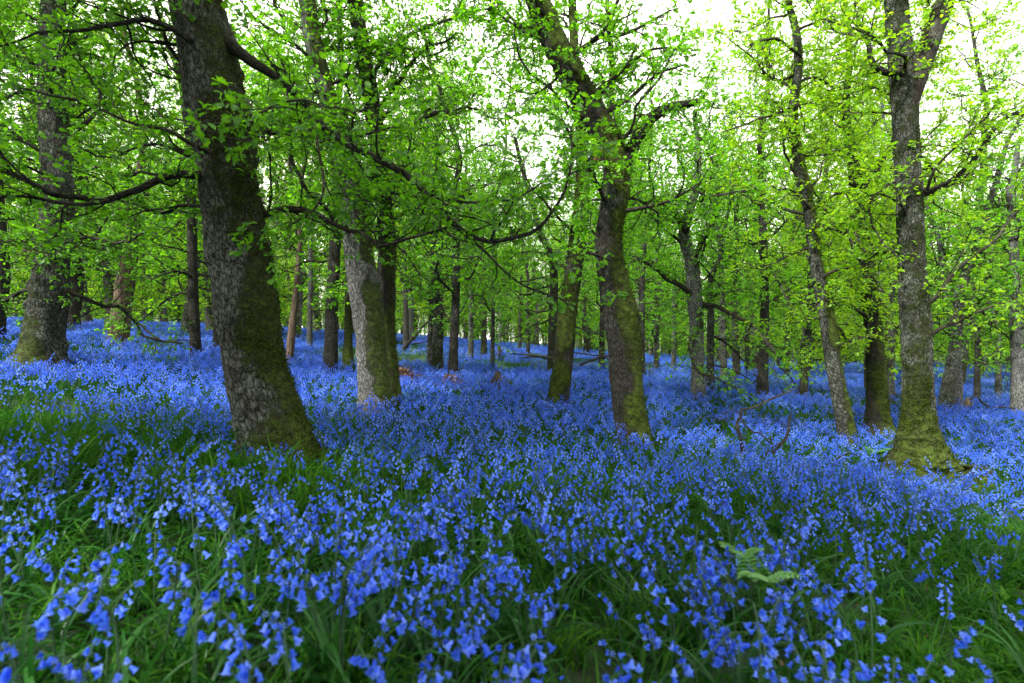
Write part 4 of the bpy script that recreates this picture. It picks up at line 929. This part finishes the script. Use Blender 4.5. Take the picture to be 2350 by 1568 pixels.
rng = np.random.default_rng(21)
def fan(r0, r1, dens, half=.92):
    n = int(half * (r1 * r1 - r0 * r0) * dens)
    r = np.sqrt(rng.uniform(r0 * r0, r1 * r1, n)); a = rng.uniform(-half, half, n)
    return r * np.sin(a), r * np.cos(a)
trunk_xy = np.array([(c[0], c[1]) for c in ctrl[:len(TREES) + len(MID)]])
trunk_r = np.array([t['path'][1][2] * .5 / FPX * t['d'] * 1.05 for t in TREES] + [m_[2] * .45 / FPX * m_[3] * K for m_ in MID])
def clear_of_trunks(x, y):
    ok = np.ones(len(x), bool)
    for (a, b), r in zip(trunk_xy, trunk_r): ok &= (x - a) ** 2 + (y - b) ** 2 > r * r
    return ok
def flower_density(x, y):
    n = fbm(np.stack([x * .9, y * .7, x * 0 + 1], -1), 3)
    d = sstep(-.75, .12, n + .2)
    d = d * (1 - .93 * bare_mask(x, y))
    t1 = np.exp(-(((x + 1.75) / .55) ** 2 + ((y - 2.7) / .38) ** 2)); d = d * (1 - .75 * t1)          # grassy hump left of the thick oak
    t1 = np.exp(-(((x + 1.15) / .5) ** 2 + ((y - 2.55) / .35) ** 2)); d = d * (1 - .55 * t1)
    t9 = np.exp(-(((x - 3.2) / .5) ** 2 + ((y - 4.9) / .35) ** 2)); d = d * (1 - .8 * t9)
    for fx, fy, sx, sy in ((3.72, 4.72, .42, .3), (-1.28, 2.95, .3, .22), (.92, 4.6, .25, .2), (-5.0, 5.6, .5, .35), (4.3, 6.4, .35, .25)):
        d = d * (1 - .75 * np.exp(-(((x - fx) / sx) ** 2 + ((y - fy) / sy) ** 2)))
    r = np.hypot(x, y); c = vnoise(np.stack([x * 4.2, y * 4.2, x * 0 + 8], -1))
    left = sstep(.0, -1.0, x + .2)
    near = sstep(3.6, 1.5, r)
    d = d * (1 - near * (1 - left * .6) * .7 * sstep(.2, -.3, c)) * (1 - .1 * near)
    return d
def plant_scale(x, y):
    r = np.hypot(x, y)
    return .90 - .19 * sstep(1.0, 4.0, r) + .2 * sstep(.0, -.8, x) * sstep(2.0, .9, r)

# individual bluebells: the ones standing largest in view
x, y = fan(.5, 4.6, 195)
keep = clear_of_trunks(x, y) & (rng.random(len(x)) < flower_density(x, y)); x, y = x[keep], y[keep]
z = ground_z(x, y)
top = z + .27
inview = (np.abs(x) < y * .93) & (y > .55) & ((-top) / y < .66)
dist = np.sqrt(x * x + y * y + top * top)
keep = dist > .62; x, y, z, inview, dist = (q[keep] for q in (x, y, z, inview, dist))
order = np.argsort(np.where(inview, dist, 1e9)); solo = order[:300]; rest = np.setdiff1d(np.arange(len(x)), solo)
NVAR = 7
variants = []
for k in range(NVAR):
    st, bl, lv = bluebell_parts(4000 + k, 0)
    sm = st.mesh('stem', [M['stalk']])
    bms = []
    for V, F, q in bl:
        gg = Geo(); gg.add(V, F); bms.append((gg.mesh('flower', [M['petal']]), q))
    lms = []
    for V, F in lv:
        gg = Geo(); gg.add(V, F); lms.append(gg.mesh('leaf', [M['strap_leaf']]))
    variants.append((sm, bms, lms))
def part(name, me, parent, loc=(0, 0, 0)):
    o = bpy.data.objects.new(name, me); COL.objects.link(o); o.parent = parent; o.location = loc; return o
fern_xy = at(1755, 1330, 1.55)[:2]
for i in solo:
    b = x[i] / y[i]
    where = ('in the dense blue clumps of the lower left corner', 'among dark strap leaves below the thickest leaning oak', 'in the open grass below the bent oak', 'beside the pale green fern', 'at the thin grassy edge by the trodden path')[int(np.searchsorted([-.5, -.12, .28, .58], b))]
    r = empty('bluebell', (x[i], y[i], z[i]), 'tall nodding bluebell ' + where, 'flower', 'bluebells ' + where)
    r.rotation_euler = (rng.normal(0, .14), rng.normal(0, .14), rng.uniform(0, 6.28)); s = rng.uniform(.75, 1.2) * float(plant_scale(x[i], y[i])); r.scale = (s, s, s)
    sm, bms, lms = variants[int(rng.integers(0, NVAR))]
    part('stem', sm, r)
    for bm_, q in bms: part('flower', bm_, r, q)
    for lm in lms: part('leaf', lm, r)

# the far-off wood that closes the view: reads as one mass
wc = bpy.data.collections.new('wood_mass')
rw = np.random.default_rng(88)
for i in range(5):
    sub = bpy.data.collections.new(f'wood_mass_{i}'); wc.children.link(sub)
    for me in WOOD[i]: sub.objects.link(bpy.data.objects.new('wood_piece', me))
pw = []
for k in range(260):
    yy = rw.uniform(38, 85); xx = rw.uniform(-1.15, 1.15) * yy; pw.append((xx, yy))
swood = list(rw.uniform(1.0, 1.6, len(pw)))
for k in range(520):
    yy = rw.uniform(30, 62); pw.append((rw.uniform(-1.12, 1.12) * yy, yy)); swood.append(rw.uniform(.28, .55))
pw = np.array(pw); nw = len(pw)
scatter('distant_wood', wc, np.c_[pw, ground_z(pw[:, 0], pw[:, 1])], rw.uniform(0, 6.28, nw), np.zeros((nw, 2)), np.array(swood), rw.integers(0, 5, nw))
def tilts(n, s): return rng.normal(0, s, (n, 2))
near_c = hidden_coll('bluebell_near', [bluebell_geo(4100 + k, 0) for k in range(10)])
x, y, z = x[rest], y[rest], z[rest]
n1 = len(x)
scatter('bluebell_carpet', near_c, np.c_[x, y, z], rng.uniform(0, 6.28, n1), tilts(n1, .1), rng.uniform(.72, 1.2, n1) * plant_scale(x, y), rng.integers(0, 10, n1))
mid_c = hidden_coll('bluebell_mid', [bluebell_geo(4200 + k, 1) for k in range(12)])
x, y = fan(4.6, 10.5, 210); keep = clear_of_trunks(x, y) & (rng.random(len(x)) < flower_density(x, y)); x, y = x[keep], y[keep]; n1 = len(x)
scatter('bluebell_carpet', mid_c, np.c_[x, y, ground_z(x, y)], rng.uniform(0, 6.28, n1), tilts(n1, .1), rng.uniform(.62, .85, n1), rng.integers(0, 12, n1))
far_c = hidden_coll('bluebell_clump', [clump_geo(4300 + k, .62, 26) for k in range(8)])
x, y = fan(10.3, 26, 6.5, .95); keep = (rng.random(len(x)) < flower_density(x, y)); x, y = x[keep], y[keep]
x2, y2 = fan(26, 48, 2.6, .95); x, y = np.r_[x, x2], np.r_[y, y2]; n1 = len(x)
scatter('bluebell_carpet', far_c, np.c_[x, y, ground_z(x, y)], rng.uniform(0, 6.28, n1), tilts(n1, .03), rng.uniform(.65, .85, n1), rng.integers(0, 8, n1))
# low leafy plants of the trodden edge and grassy gaps
def herb_geo(seed):
    rng = np.random.default_rng(seed); g = Geo()
    for k in range(9):
        V, F = strap(rng.uniform(.05, .12), rng.uniform(.012, .022), rng.uniform(.8, 2.0), rng, rng.uniform(.5, 1.2), 4, rng.uniform(0, 6.28), rng.uniform(-.5, .5)); g.add(V, F, 3)
    return g
herb_c = hidden_coll('leafy_herb', [herb_geo(4600 + k) for k in range(5)])
x, y = fan(.6, 5.0, 150); keep = clear_of_trunks(x, y) & (rng.random(len(x)) < .25 + .75 * bare_mask(x, y)); x, y = x[keep], y[keep]; n1 = len(x)
scatter('undergrowth', herb_c, np.c_[x, y, ground_z(x, y)], rng.uniform(0, 6.28, n1), tilts(n1, .15), rng.uniform(.6, 1.2, n1), rng.integers(0, 5, n1))
# old leaves and short grass of the trodden edge
litter = Geo(); nl = 2600; xx, yy = fan(.7, 5.5, 120); bmk = bare_mask(xx, yy); sel = rng.random(len(xx)) < .05 + .9 * bmk; xx, yy = xx[sel], yy[sel]
add_leaves(litter, np.c_[xx, yy, ground_z(xx, yy) + .008], np.c_[rng.normal(0, 1, (len(xx), 2)), rng.normal(0, .2, len(xx))], rng.uniform(.025, .06, len(xx)), rng, 1, 0, .5)
tag(litter.build('leaf_litter', [M['bracken']], smooth=False), kind='stuff')
short_c = hidden_coll('short_grass', [tuft_geo(4700 + k, 22, .09, 3) for k in range(5)])
x, y = fan(.7, 5.2, 420); keep = rng.random(len(x)) < bare_mask(x, y) * .9; x, y = x[keep], y[keep]; n1 = len(x)
scatter('grass', short_c, np.c_[x, y, ground_z(x, y)], rng.uniform(0, 6.28, n1), tilts(n1, .2), rng.uniform(.6, 1.2, n1), rng.integers(0, 5, n1))
# grass and strap leaves between them
tuft_c = hidden_coll('grass_tuft', [tuft_geo(4400 + k, 16, .15 + .014 * k, 5) for k in range(8)] + [tuft_geo(4450 + k, 16, .4, 6) for k in range(3)])
x, y = fan(.45, 4.8, 135); keep = clear_of_trunks(x, y); x, y = x[keep], y[keep]; n1 = len(x)
hump = np.exp(-(((x + 1.65) / .75) ** 2 + ((y - 2.65) / .5) ** 2)) + np.exp(-(((x + .95) / .35) ** 2 + ((y - 2.75) / .4) ** 2))
tall = rng.random(n1) < hump * .8
bm = bare_mask(x, y)
keep = rng.random(n1) > bm * .05; x, y, tall, bm = x[keep], y[keep], tall[keep], bm[keep]; n1 = len(x)
scatter('grass', tuft_c, np.c_[x, y, ground_z(x, y)], rng.uniform(0, 6.28, n1), tilts(n1, .15), rng.uniform(.6, 1.15, n1) * (1 - .45 * bm), np.where(tall, rng.integers(8, 11, n1), rng.integers(0, 8, n1)))
tuft_m = hidden_coll('grass_tuft_mid', [tuft_geo(4500 + k, 12, .22, 3) for k in range(6)])
x, y = fan(4.8, 12, 30); keep = clear_of_trunks(x, y); x, y = x[keep], y[keep]; n1 = len(x)
scatter('grass', tuft_m, np.c_[x, y, ground_z(x, y)], rng.uniform(0, 6.28, n1), tilts(n1, .12), rng.uniform(.6, 1.1, n1), rng.integers(0, 6, n1))

# ----------------------------------------------------------------------------- things on the woodland floor
def stick(rows, rng, sides=7, twigs=0, gl=None, mat='dead_wood'):
    Lr = px_limb(rows); n = max(8, int(np.linalg.norm(Lr[1:, :3] - Lr[:-1, :3], axis=1).sum() / .035)); F = catmull(Lr, n)
    gl = gl or Geo(); tube(gl, F[:, :3], np.clip(F[:, 3] * .58, .002, None), sides, 0, .5, .12, rng.uniform(0, 40), moss_base=.5)
    for k in range(twigs):
        i = int(rng.integers(n // 4, n)); w = crook(F[i, :3], rng.normal(0, .7, 3) + np.array([0, 0, .2]), rng.uniform(.08, .28), .05, rng, .25)
        tube(gl, w, np.linspace(.003, .0015, len(w)), 4)
    return gl
def floor_thing(name, label, cat, sticks, seed, mat='twig', partname='branch'):
    rng = np.random.default_rng(seed)
    p = px_limb(sticks[0][0])[0]; root = empty(name, (p[0], p[1], gz(p[0], p[1])), label, cat); o = np.array(root.location)
    for rows, tw in sticks: stick(rows, rng, 7, tw).build(partname, [M[mat]], root, origin=o)
    return root
floor_thing('dead_branch', 'crooked dead branch arching out of the bluebells like a bent arm', 'branch', [
  ([(1704, 1040, 4.6, 18), (1700, 1005, 4.6, 15), (1690, 975, 4.6, 13), (1701, 955, 4.6, 12), (1700, 942, 4.6, 11), (1730, 935, 4.6, 10), (1765, 918, 4.6, 9), (1800, 903, 4.65, 7), (1830, 890, 4.7, 5)], 5),
  ([(1702, 965, 4.6, 7), (1725, 990, 4.55, 6), (1745, 995, 4.5, 6), (1770, 1020, 4.5, 5)], 3),
  ([(1698, 952, 4.6, 5), (1680, 940, 4.6, 4), (1665, 950, 4.6, 3), (1672, 968, 4.6, 2)], 2)], 61)
floor_thing('dead_branch', 'dead stick standing up out of the flowers beside the arching branch', 'branch', [
  ([(1770, 1040, 4.4, 13), (1790, 1022, 4.4, 12), (1806, 1000, 4.4, 11), (1810, 975, 4.4, 9), (1815, 952, 4.4, 7)], 2),
  ([(1755, 1045, 4.4, 6), (1775, 1025, 4.38, 5), (1805, 1008, 4.35, 5)], 1)], 62)
floor_thing('dead_branch', 'short thin forked twig lying in grass before the slender leaning oak', 'branch', [
  ([(1905, 1065, 4.3, 6), (1930, 1048, 4.3, 6), (1945, 1040, 4.3, 5), (1975, 1048, 4.3, 3)], 1), ([(1905, 1066, 4.3, 5), (1925, 1068, 4.28, 4)], 0)], 63)
floor_thing('dead_bough', 'dark dead bough leaning up off the bank behind the twin oaks', 'branch', [
  ([(925, 802, 12, 16), (940, 785, 12, 14), (955, 768, 12, 12), (970, 750, 12, 9), (985, 735, 12, 5)], 4), ([(945, 790, 12, 7), (975, 785, 12, 6), (1000, 772, 12, 4)], 2)], 64)
floor_thing('fallen_branch', 'bushy fallen branch with bare twigs spread across the flowers behind the two middle oaks', 'branch', [
  ([(1330, 838, 7.8, 10), (1380, 820, 7.8, 9), (1440, 815, 7.8, 7), (1500, 800, 7.8, 4)], 12), ([(1420, 820, 7.7, 7), (1360, 815, 7.6, 6), (1310, 808, 7.6, 3)], 8), ([(1390, 822, 7.8, 6), (1440, 838, 7.7, 5), (1500, 832, 7.6, 3)], 8),
  ([(1270, 822, 9.5, 8), (1220, 815, 9.6, 7), (1170, 812, 9.7, 4)], 6)], 65)
floor_thing('fallen_log', 'thin brown log lying on the flowers in the middle gap', 'log', [([(1195, 822, 13, 9), (1230, 818, 13, 10), (1262, 822, 13, 10)], 2)], 66)
floor_thing('fallen_branch', 'curved bare branch at the feet of the thin oaks near the right border', 'branch', [
  ([(2270, 935, 8.6, 8), (2255, 925, 8.6, 7), (2240, 910, 8.6, 6), (2225, 918, 8.6, 4)], 3), ([(2330, 938, 8.4, 8), (2295, 934, 8.5, 7), (2272, 938, 8.5, 4)], 2)], 67)
floor_thing('fallen_branch', 'thin dark fallen branch lying on the bank left of the slim dark oak', 'branch', [
  ([(320, 742, 7.4, 9), (345, 765, 7.4, 9), (380, 785, 7.4, 7), (420, 780, 7.4, 6), (450, 788, 7.4, 4)], 4)], 68)
floor_thing('fallen_branch', 'small hooked dark branch on the slope right of the pale footed oak', 'branch', [
  ([(1728, 880, 9, 7), (1738, 868, 9, 7), (1728, 858, 9, 5)], 2), ([(1640, 838, 9.5, 6), (1680, 850, 9.4, 6), (1720, 870, 9.3, 4)], 2)], 69)

def heap(name, label, px, py, d, wpx, hpx, seed, n=150, cat='heap'):
    rng = np.random.default_rng(seed); c = at(px, py, d); zc = gz(c[0], c[1]); root = empty(name, (c[0], c[1], zc), label, cat)
    W = wpx / FPX * d * .5; Hh = hpx / FPX * d; gl = Geo(); lv = Geo()
    for k in range(n):
        a = rng.uniform(0, 6.28); r = rng.random() ** .6; p = np.array([c[0] + math.cos(a) * r * W, c[1] + math.sin(a) * r * W * .6, zc + Hh * 1.25 * (1 - r * r) * rng.uniform(.4, 1) + .06])
        w = crook(p, [rng.normal(), rng.normal(), rng.normal(0, .3)], rng.uniform(.1, .3), .06, rng, .2, -.05); tube(gl, w, np.linspace(.004, .0018, len(w)), 4)
    Q = np.stack([c[0] + rng.normal(0, W * .5, n * 3), c[1] + rng.normal(0, W * .3, n * 3), np.zeros(n * 3)], -1)
    rr = np.clip(((Q[:, 0] - c[0]) / W) ** 2 + ((Q[:, 1] - c[1]) / (W * .6)) ** 2, 0, 1); Q[:, 2] = zc + .05 + Hh * 1.15 * (1 - rr) * rng.uniform(.5, 1, n * 3)
    add_leaves(lv, Q, rng.normal(0, 1, (n * 3, 3)), rng.uniform(.03, .07, n * 3), rng, 1, 0, .8)
    o = np.array(root.location); gl.build('stems', [M['dead_wood']], root, origin=o)['kind'] = 'stuff'; lv.build('dry_fronds', [M['bracken']], root, smooth=False, origin=o)['kind'] = 'stuff'
heap('bracken_heap', 'low round heap of dry brown bracken below the straight dark oak', 1032, 888, 7.6, 66, 26, 71)
heap('bracken_heap', 'long heap of brown bracken and brushwood against the dark twin oak', 925, 862, 7.4, 90, 40, 72, 200)
heap('bracken_heap', 'small brown heap around a broken stump right of the round bracken heap', 1140, 886, 7.9, 56, 22, 73, 90)

def stump(label, px, py, d, wpx, hpx, seed):
    rng = np.random.default_rng(seed); p = at(px, py, d); zc = gz(p[0], p[1]); r = wpx * .5 / FPX * d; h = hpx / FPX * d + .12
    root = empty('tree_stump', (p[0], p[1], zc), label, 'stump'); P = np.linspace([p[0], p[1], zc - .04], [p[0], p[1] + .02, zc + h], 14)
    g = trunk_mesh(P, np.linspace(r * 1.15, r * .8, 14), 20, rng, .4, 4, .12, (0, -1, 0), .4, .5, .15)
    v = g.v[0]; topr = v[:, 2] > zc + h * .8; v[topr, 2] += rng.uniform(-.05, .06, topr.sum()); g.build('trunk', [M['bark_dead']], root, origin=np.array(root.location))
    gl = Geo(); tube(gl, np.array([[p[0], p[1], zc + h * .3], [p[0] + r, p[1], zc + h * .6], [p[0] + r * 1.6, p[1], zc + h * 1.05]]), np.array([r * .3, r * .25, r * .12]), 7, disp=.1); gl.build('branch', [M['dead_wood']], root, origin=np.array(root.location))
stump('broken brown stump with one short arm in the small brown heap', 1142, 884, 7.8, 18, 24, 81)
stump('dark rotten stump beside the thin trunks left of the right border', 2222, 926, 9.0, 14, 18, 82)
stump('short dark stump far back in the big gap', 1146, 806, 15, 10, 20, 83)

def fern(px, py, d, seed, label, nf=6, L0=.2, grp=None):
    rng = np.random.default_rng(seed); c = at(px, py, d); zc = gz(c[0], c[1]); root = empty('fern', (c[0], c[1], zc), label, 'fern'); zt = c[2] - zc - .06
    for k in range(nf):
        az = rng.uniform(0, 6.28); L = L0 * rng.uniform(.8, 1.25); g = Geo(); el = 1.25; P = [np.array([0, 0, 0.0]), np.array([0, 0, zt * .6]), np.array([0.01, 0, zt])]
        for i in range(10): el -= .13; P.append(P[-1] + np.array([math.cos(el), 0, math.sin(el)]) * L / 10)
        P = np.array(P); tube(g, P, np.linspace(.002, .0008, len(P)), 4); g.va = {}
        for i in range(3, len(P) - 1):
            f = (i - 3) / (len(P) - 4)
            for sgn in (1, -1):
                l = L * .40 * (1 - f) ** .8 + .005; t = unit(P[i + 1] - P[i]); dd = unit(np.array([t[0] * .45, sgn, t[2] * .45 - .12]))
                add_leaves(g, P[i][None], dd[None], np.array([l]), rng, 0, 0, .05)
        o = g.build('frond', [M['fern']], root, smooth=False); o.rotation_euler = (0, 0, az)
fern(1745, 1292, 1.5, 91, 'pale green fern with feathery fronds among the bluebells', 6, .10)
fern(1700, 1232, 1.75, 92, 'smaller pale fern just behind the feathery one', 4, .07)
fern(2010, 1030, 5.2, 93, 'low fern at the foot of the moss wrapped oak', 6, .13)

def sapling(px, py, d, h, label, seed, n=5, ls=.06):
    rng = np.random.default_rng(seed); c = at(px, py, d); zc = gz(c[0], c[1]); root = empty('oak_sapling', (c[0], c[1], zc), label, 'sapling'); o = np.array(root.location)
    g = Geo(); store = ([], [], []); P = crook((c[0], c[1], zc), (rng.normal(0, .15), rng.normal(0, .15), 1), h, h / 8, rng, .12, .2); tube(g, P, np.linspace(.006, .002, len(P)), 5)
    for k in range(n):
        i = int(rng.integers(len(P) // 2, len(P))); w = crook(P[i], rng.normal(0, 1, 3) + np.array([0, 0, .5]), rng.uniform(.08, .2), .06, rng); tube(g, w, np.linspace(.003, .0015, len(w)), 4); rosettes(store, w[-1], unit(w[-1] - w[0]), rng, 5, ls)
    g.build('stem', [M['twig']], root, origin=o); finish_leaves(store, root, 'leaf_lime', 1, rng)
sapling(1150, 812, 11.5, .8, 'bright leafed sapling left of the thin fallen log', 101)
sapling(1178, 806, 12.5, .75, 'bright leafed sapling just beyond the first one by the log', 102)
sapling(1290, 840, 8.5, .5, 'bright seedling at the foot of the dark trunk by the leaning oak', 103, 4)
sapling(1492, 838, 9.5, .7, 'bright leafed sapling between the bent oak and the pale footed oak', 104)

# brown withered leaves caught on the bent oak
rng = np.random.default_rng(77); g = Geo(); p = at(1378, 352, 4.55)
add_leaves(g, p + rng.normal(0, .02, (6, 3)), rng.normal(0, .4, (6, 3)) + np.array([0, 0, -.9]), rng.uniform(.05, .085, 6), rng, 0)
tag(g.build('dead_leaf_cluster', [M['leaf_brown']], None, smooth=False), 'withered pinkish brown leaves hanging in front of the fork of the bent oak', 'dead leaves')

# ----------------------------------------------------------------------------- light, sky, camera
EL, AZ = math.radians(44), math.radians(-138)      # sun direction: elevation, azimuth from +Y towards +X
sd = Vector((math.sin(AZ) * math.cos(EL), math.cos(AZ) * math.cos(EL), math.sin(EL)))
lamp = bpy.data.lights.new('sun', 'SUN'); lamp.energy = 4.6; lamp.angle = math.radians(4); lamp.color = (1.0, .95, .84)
lo = bpy.data.objects.new('sun', lamp); COL.objects.link(lo); lo.rotation_euler = (-sd).to_track_quat('-Z', 'Y').to_euler()
w = bpy.data.worlds.new('World'); S.world = w; w.use_nodes = True; nt = w.node_tree; nt.nodes.clear()
sk = nt.nodes.new('ShaderNodeTexSky'); sk.sky_type = 'NISHITA'; sk.sun_disc = False; sk.sun_elevation = EL; sk.sun_rotation = AZ; sk.air_density = 1.0; sk.dust_density = 3.0; sk.ozone_density = 1.0
tc = nt.nodes.new('ShaderNodeTexCoord'); cn = nt.nodes.new('ShaderNodeTexNoise'); cn.inputs['Scale'].default_value = 2.5; cn.inputs['Detail'].default_value = 5
nt.links.new(tc.outputs['Generated'], cn.inputs['Vector'])
cl = ramp(nt, cn.outputs[0], [(.3, (.62,) * 3), (.6, (.92,) * 3)])
mx = mixc(nt, cl, sk.outputs[0], (13.0, 12.3, 11.4))
bg = nt.nodes.new('ShaderNodeBackground'); bg.inputs[1].default_value = 0.115
nt.links.new(mx, bg.inputs[0]); wo = nt.nodes.new('ShaderNodeOutputWorld'); nt.links.new(bg.outputs[0], wo.inputs[0])

cam = bpy.data.cameras.new('camera'); co = bpy.data.objects.new('camera', cam); COL.objects.link(co)
cam.sensor_width = 36; cam.lens = 20.0; cam.clip_start = .05; cam.clip_end = 2000
co.location = (0, 0, CAMZ); co.rotation_euler = (PI / 2, 0, 0)
cam.dof.use_dof = True; cam.dof.focus_distance = 6.0; cam.dof.aperture_fstop = 3.2
S.camera = co
S.view_settings.view_transform = 'Standard'; S.view_settings.look = 'None'; S.view_settings.exposure = 1.4; S.view_settings.gamma = 1; 
S.cycles.use_denoising = True
S.cycles.max_bounces = 8; S.cycles.diffuse_bounces = 5; S.cycles.transmission_bounces = 6; S.cycles.glossy_bounces = 2; S.cycles.sample_clamp_indirect = 6
S.cycles.caustics_reflective = False; S.cycles.caustics_refractive = False
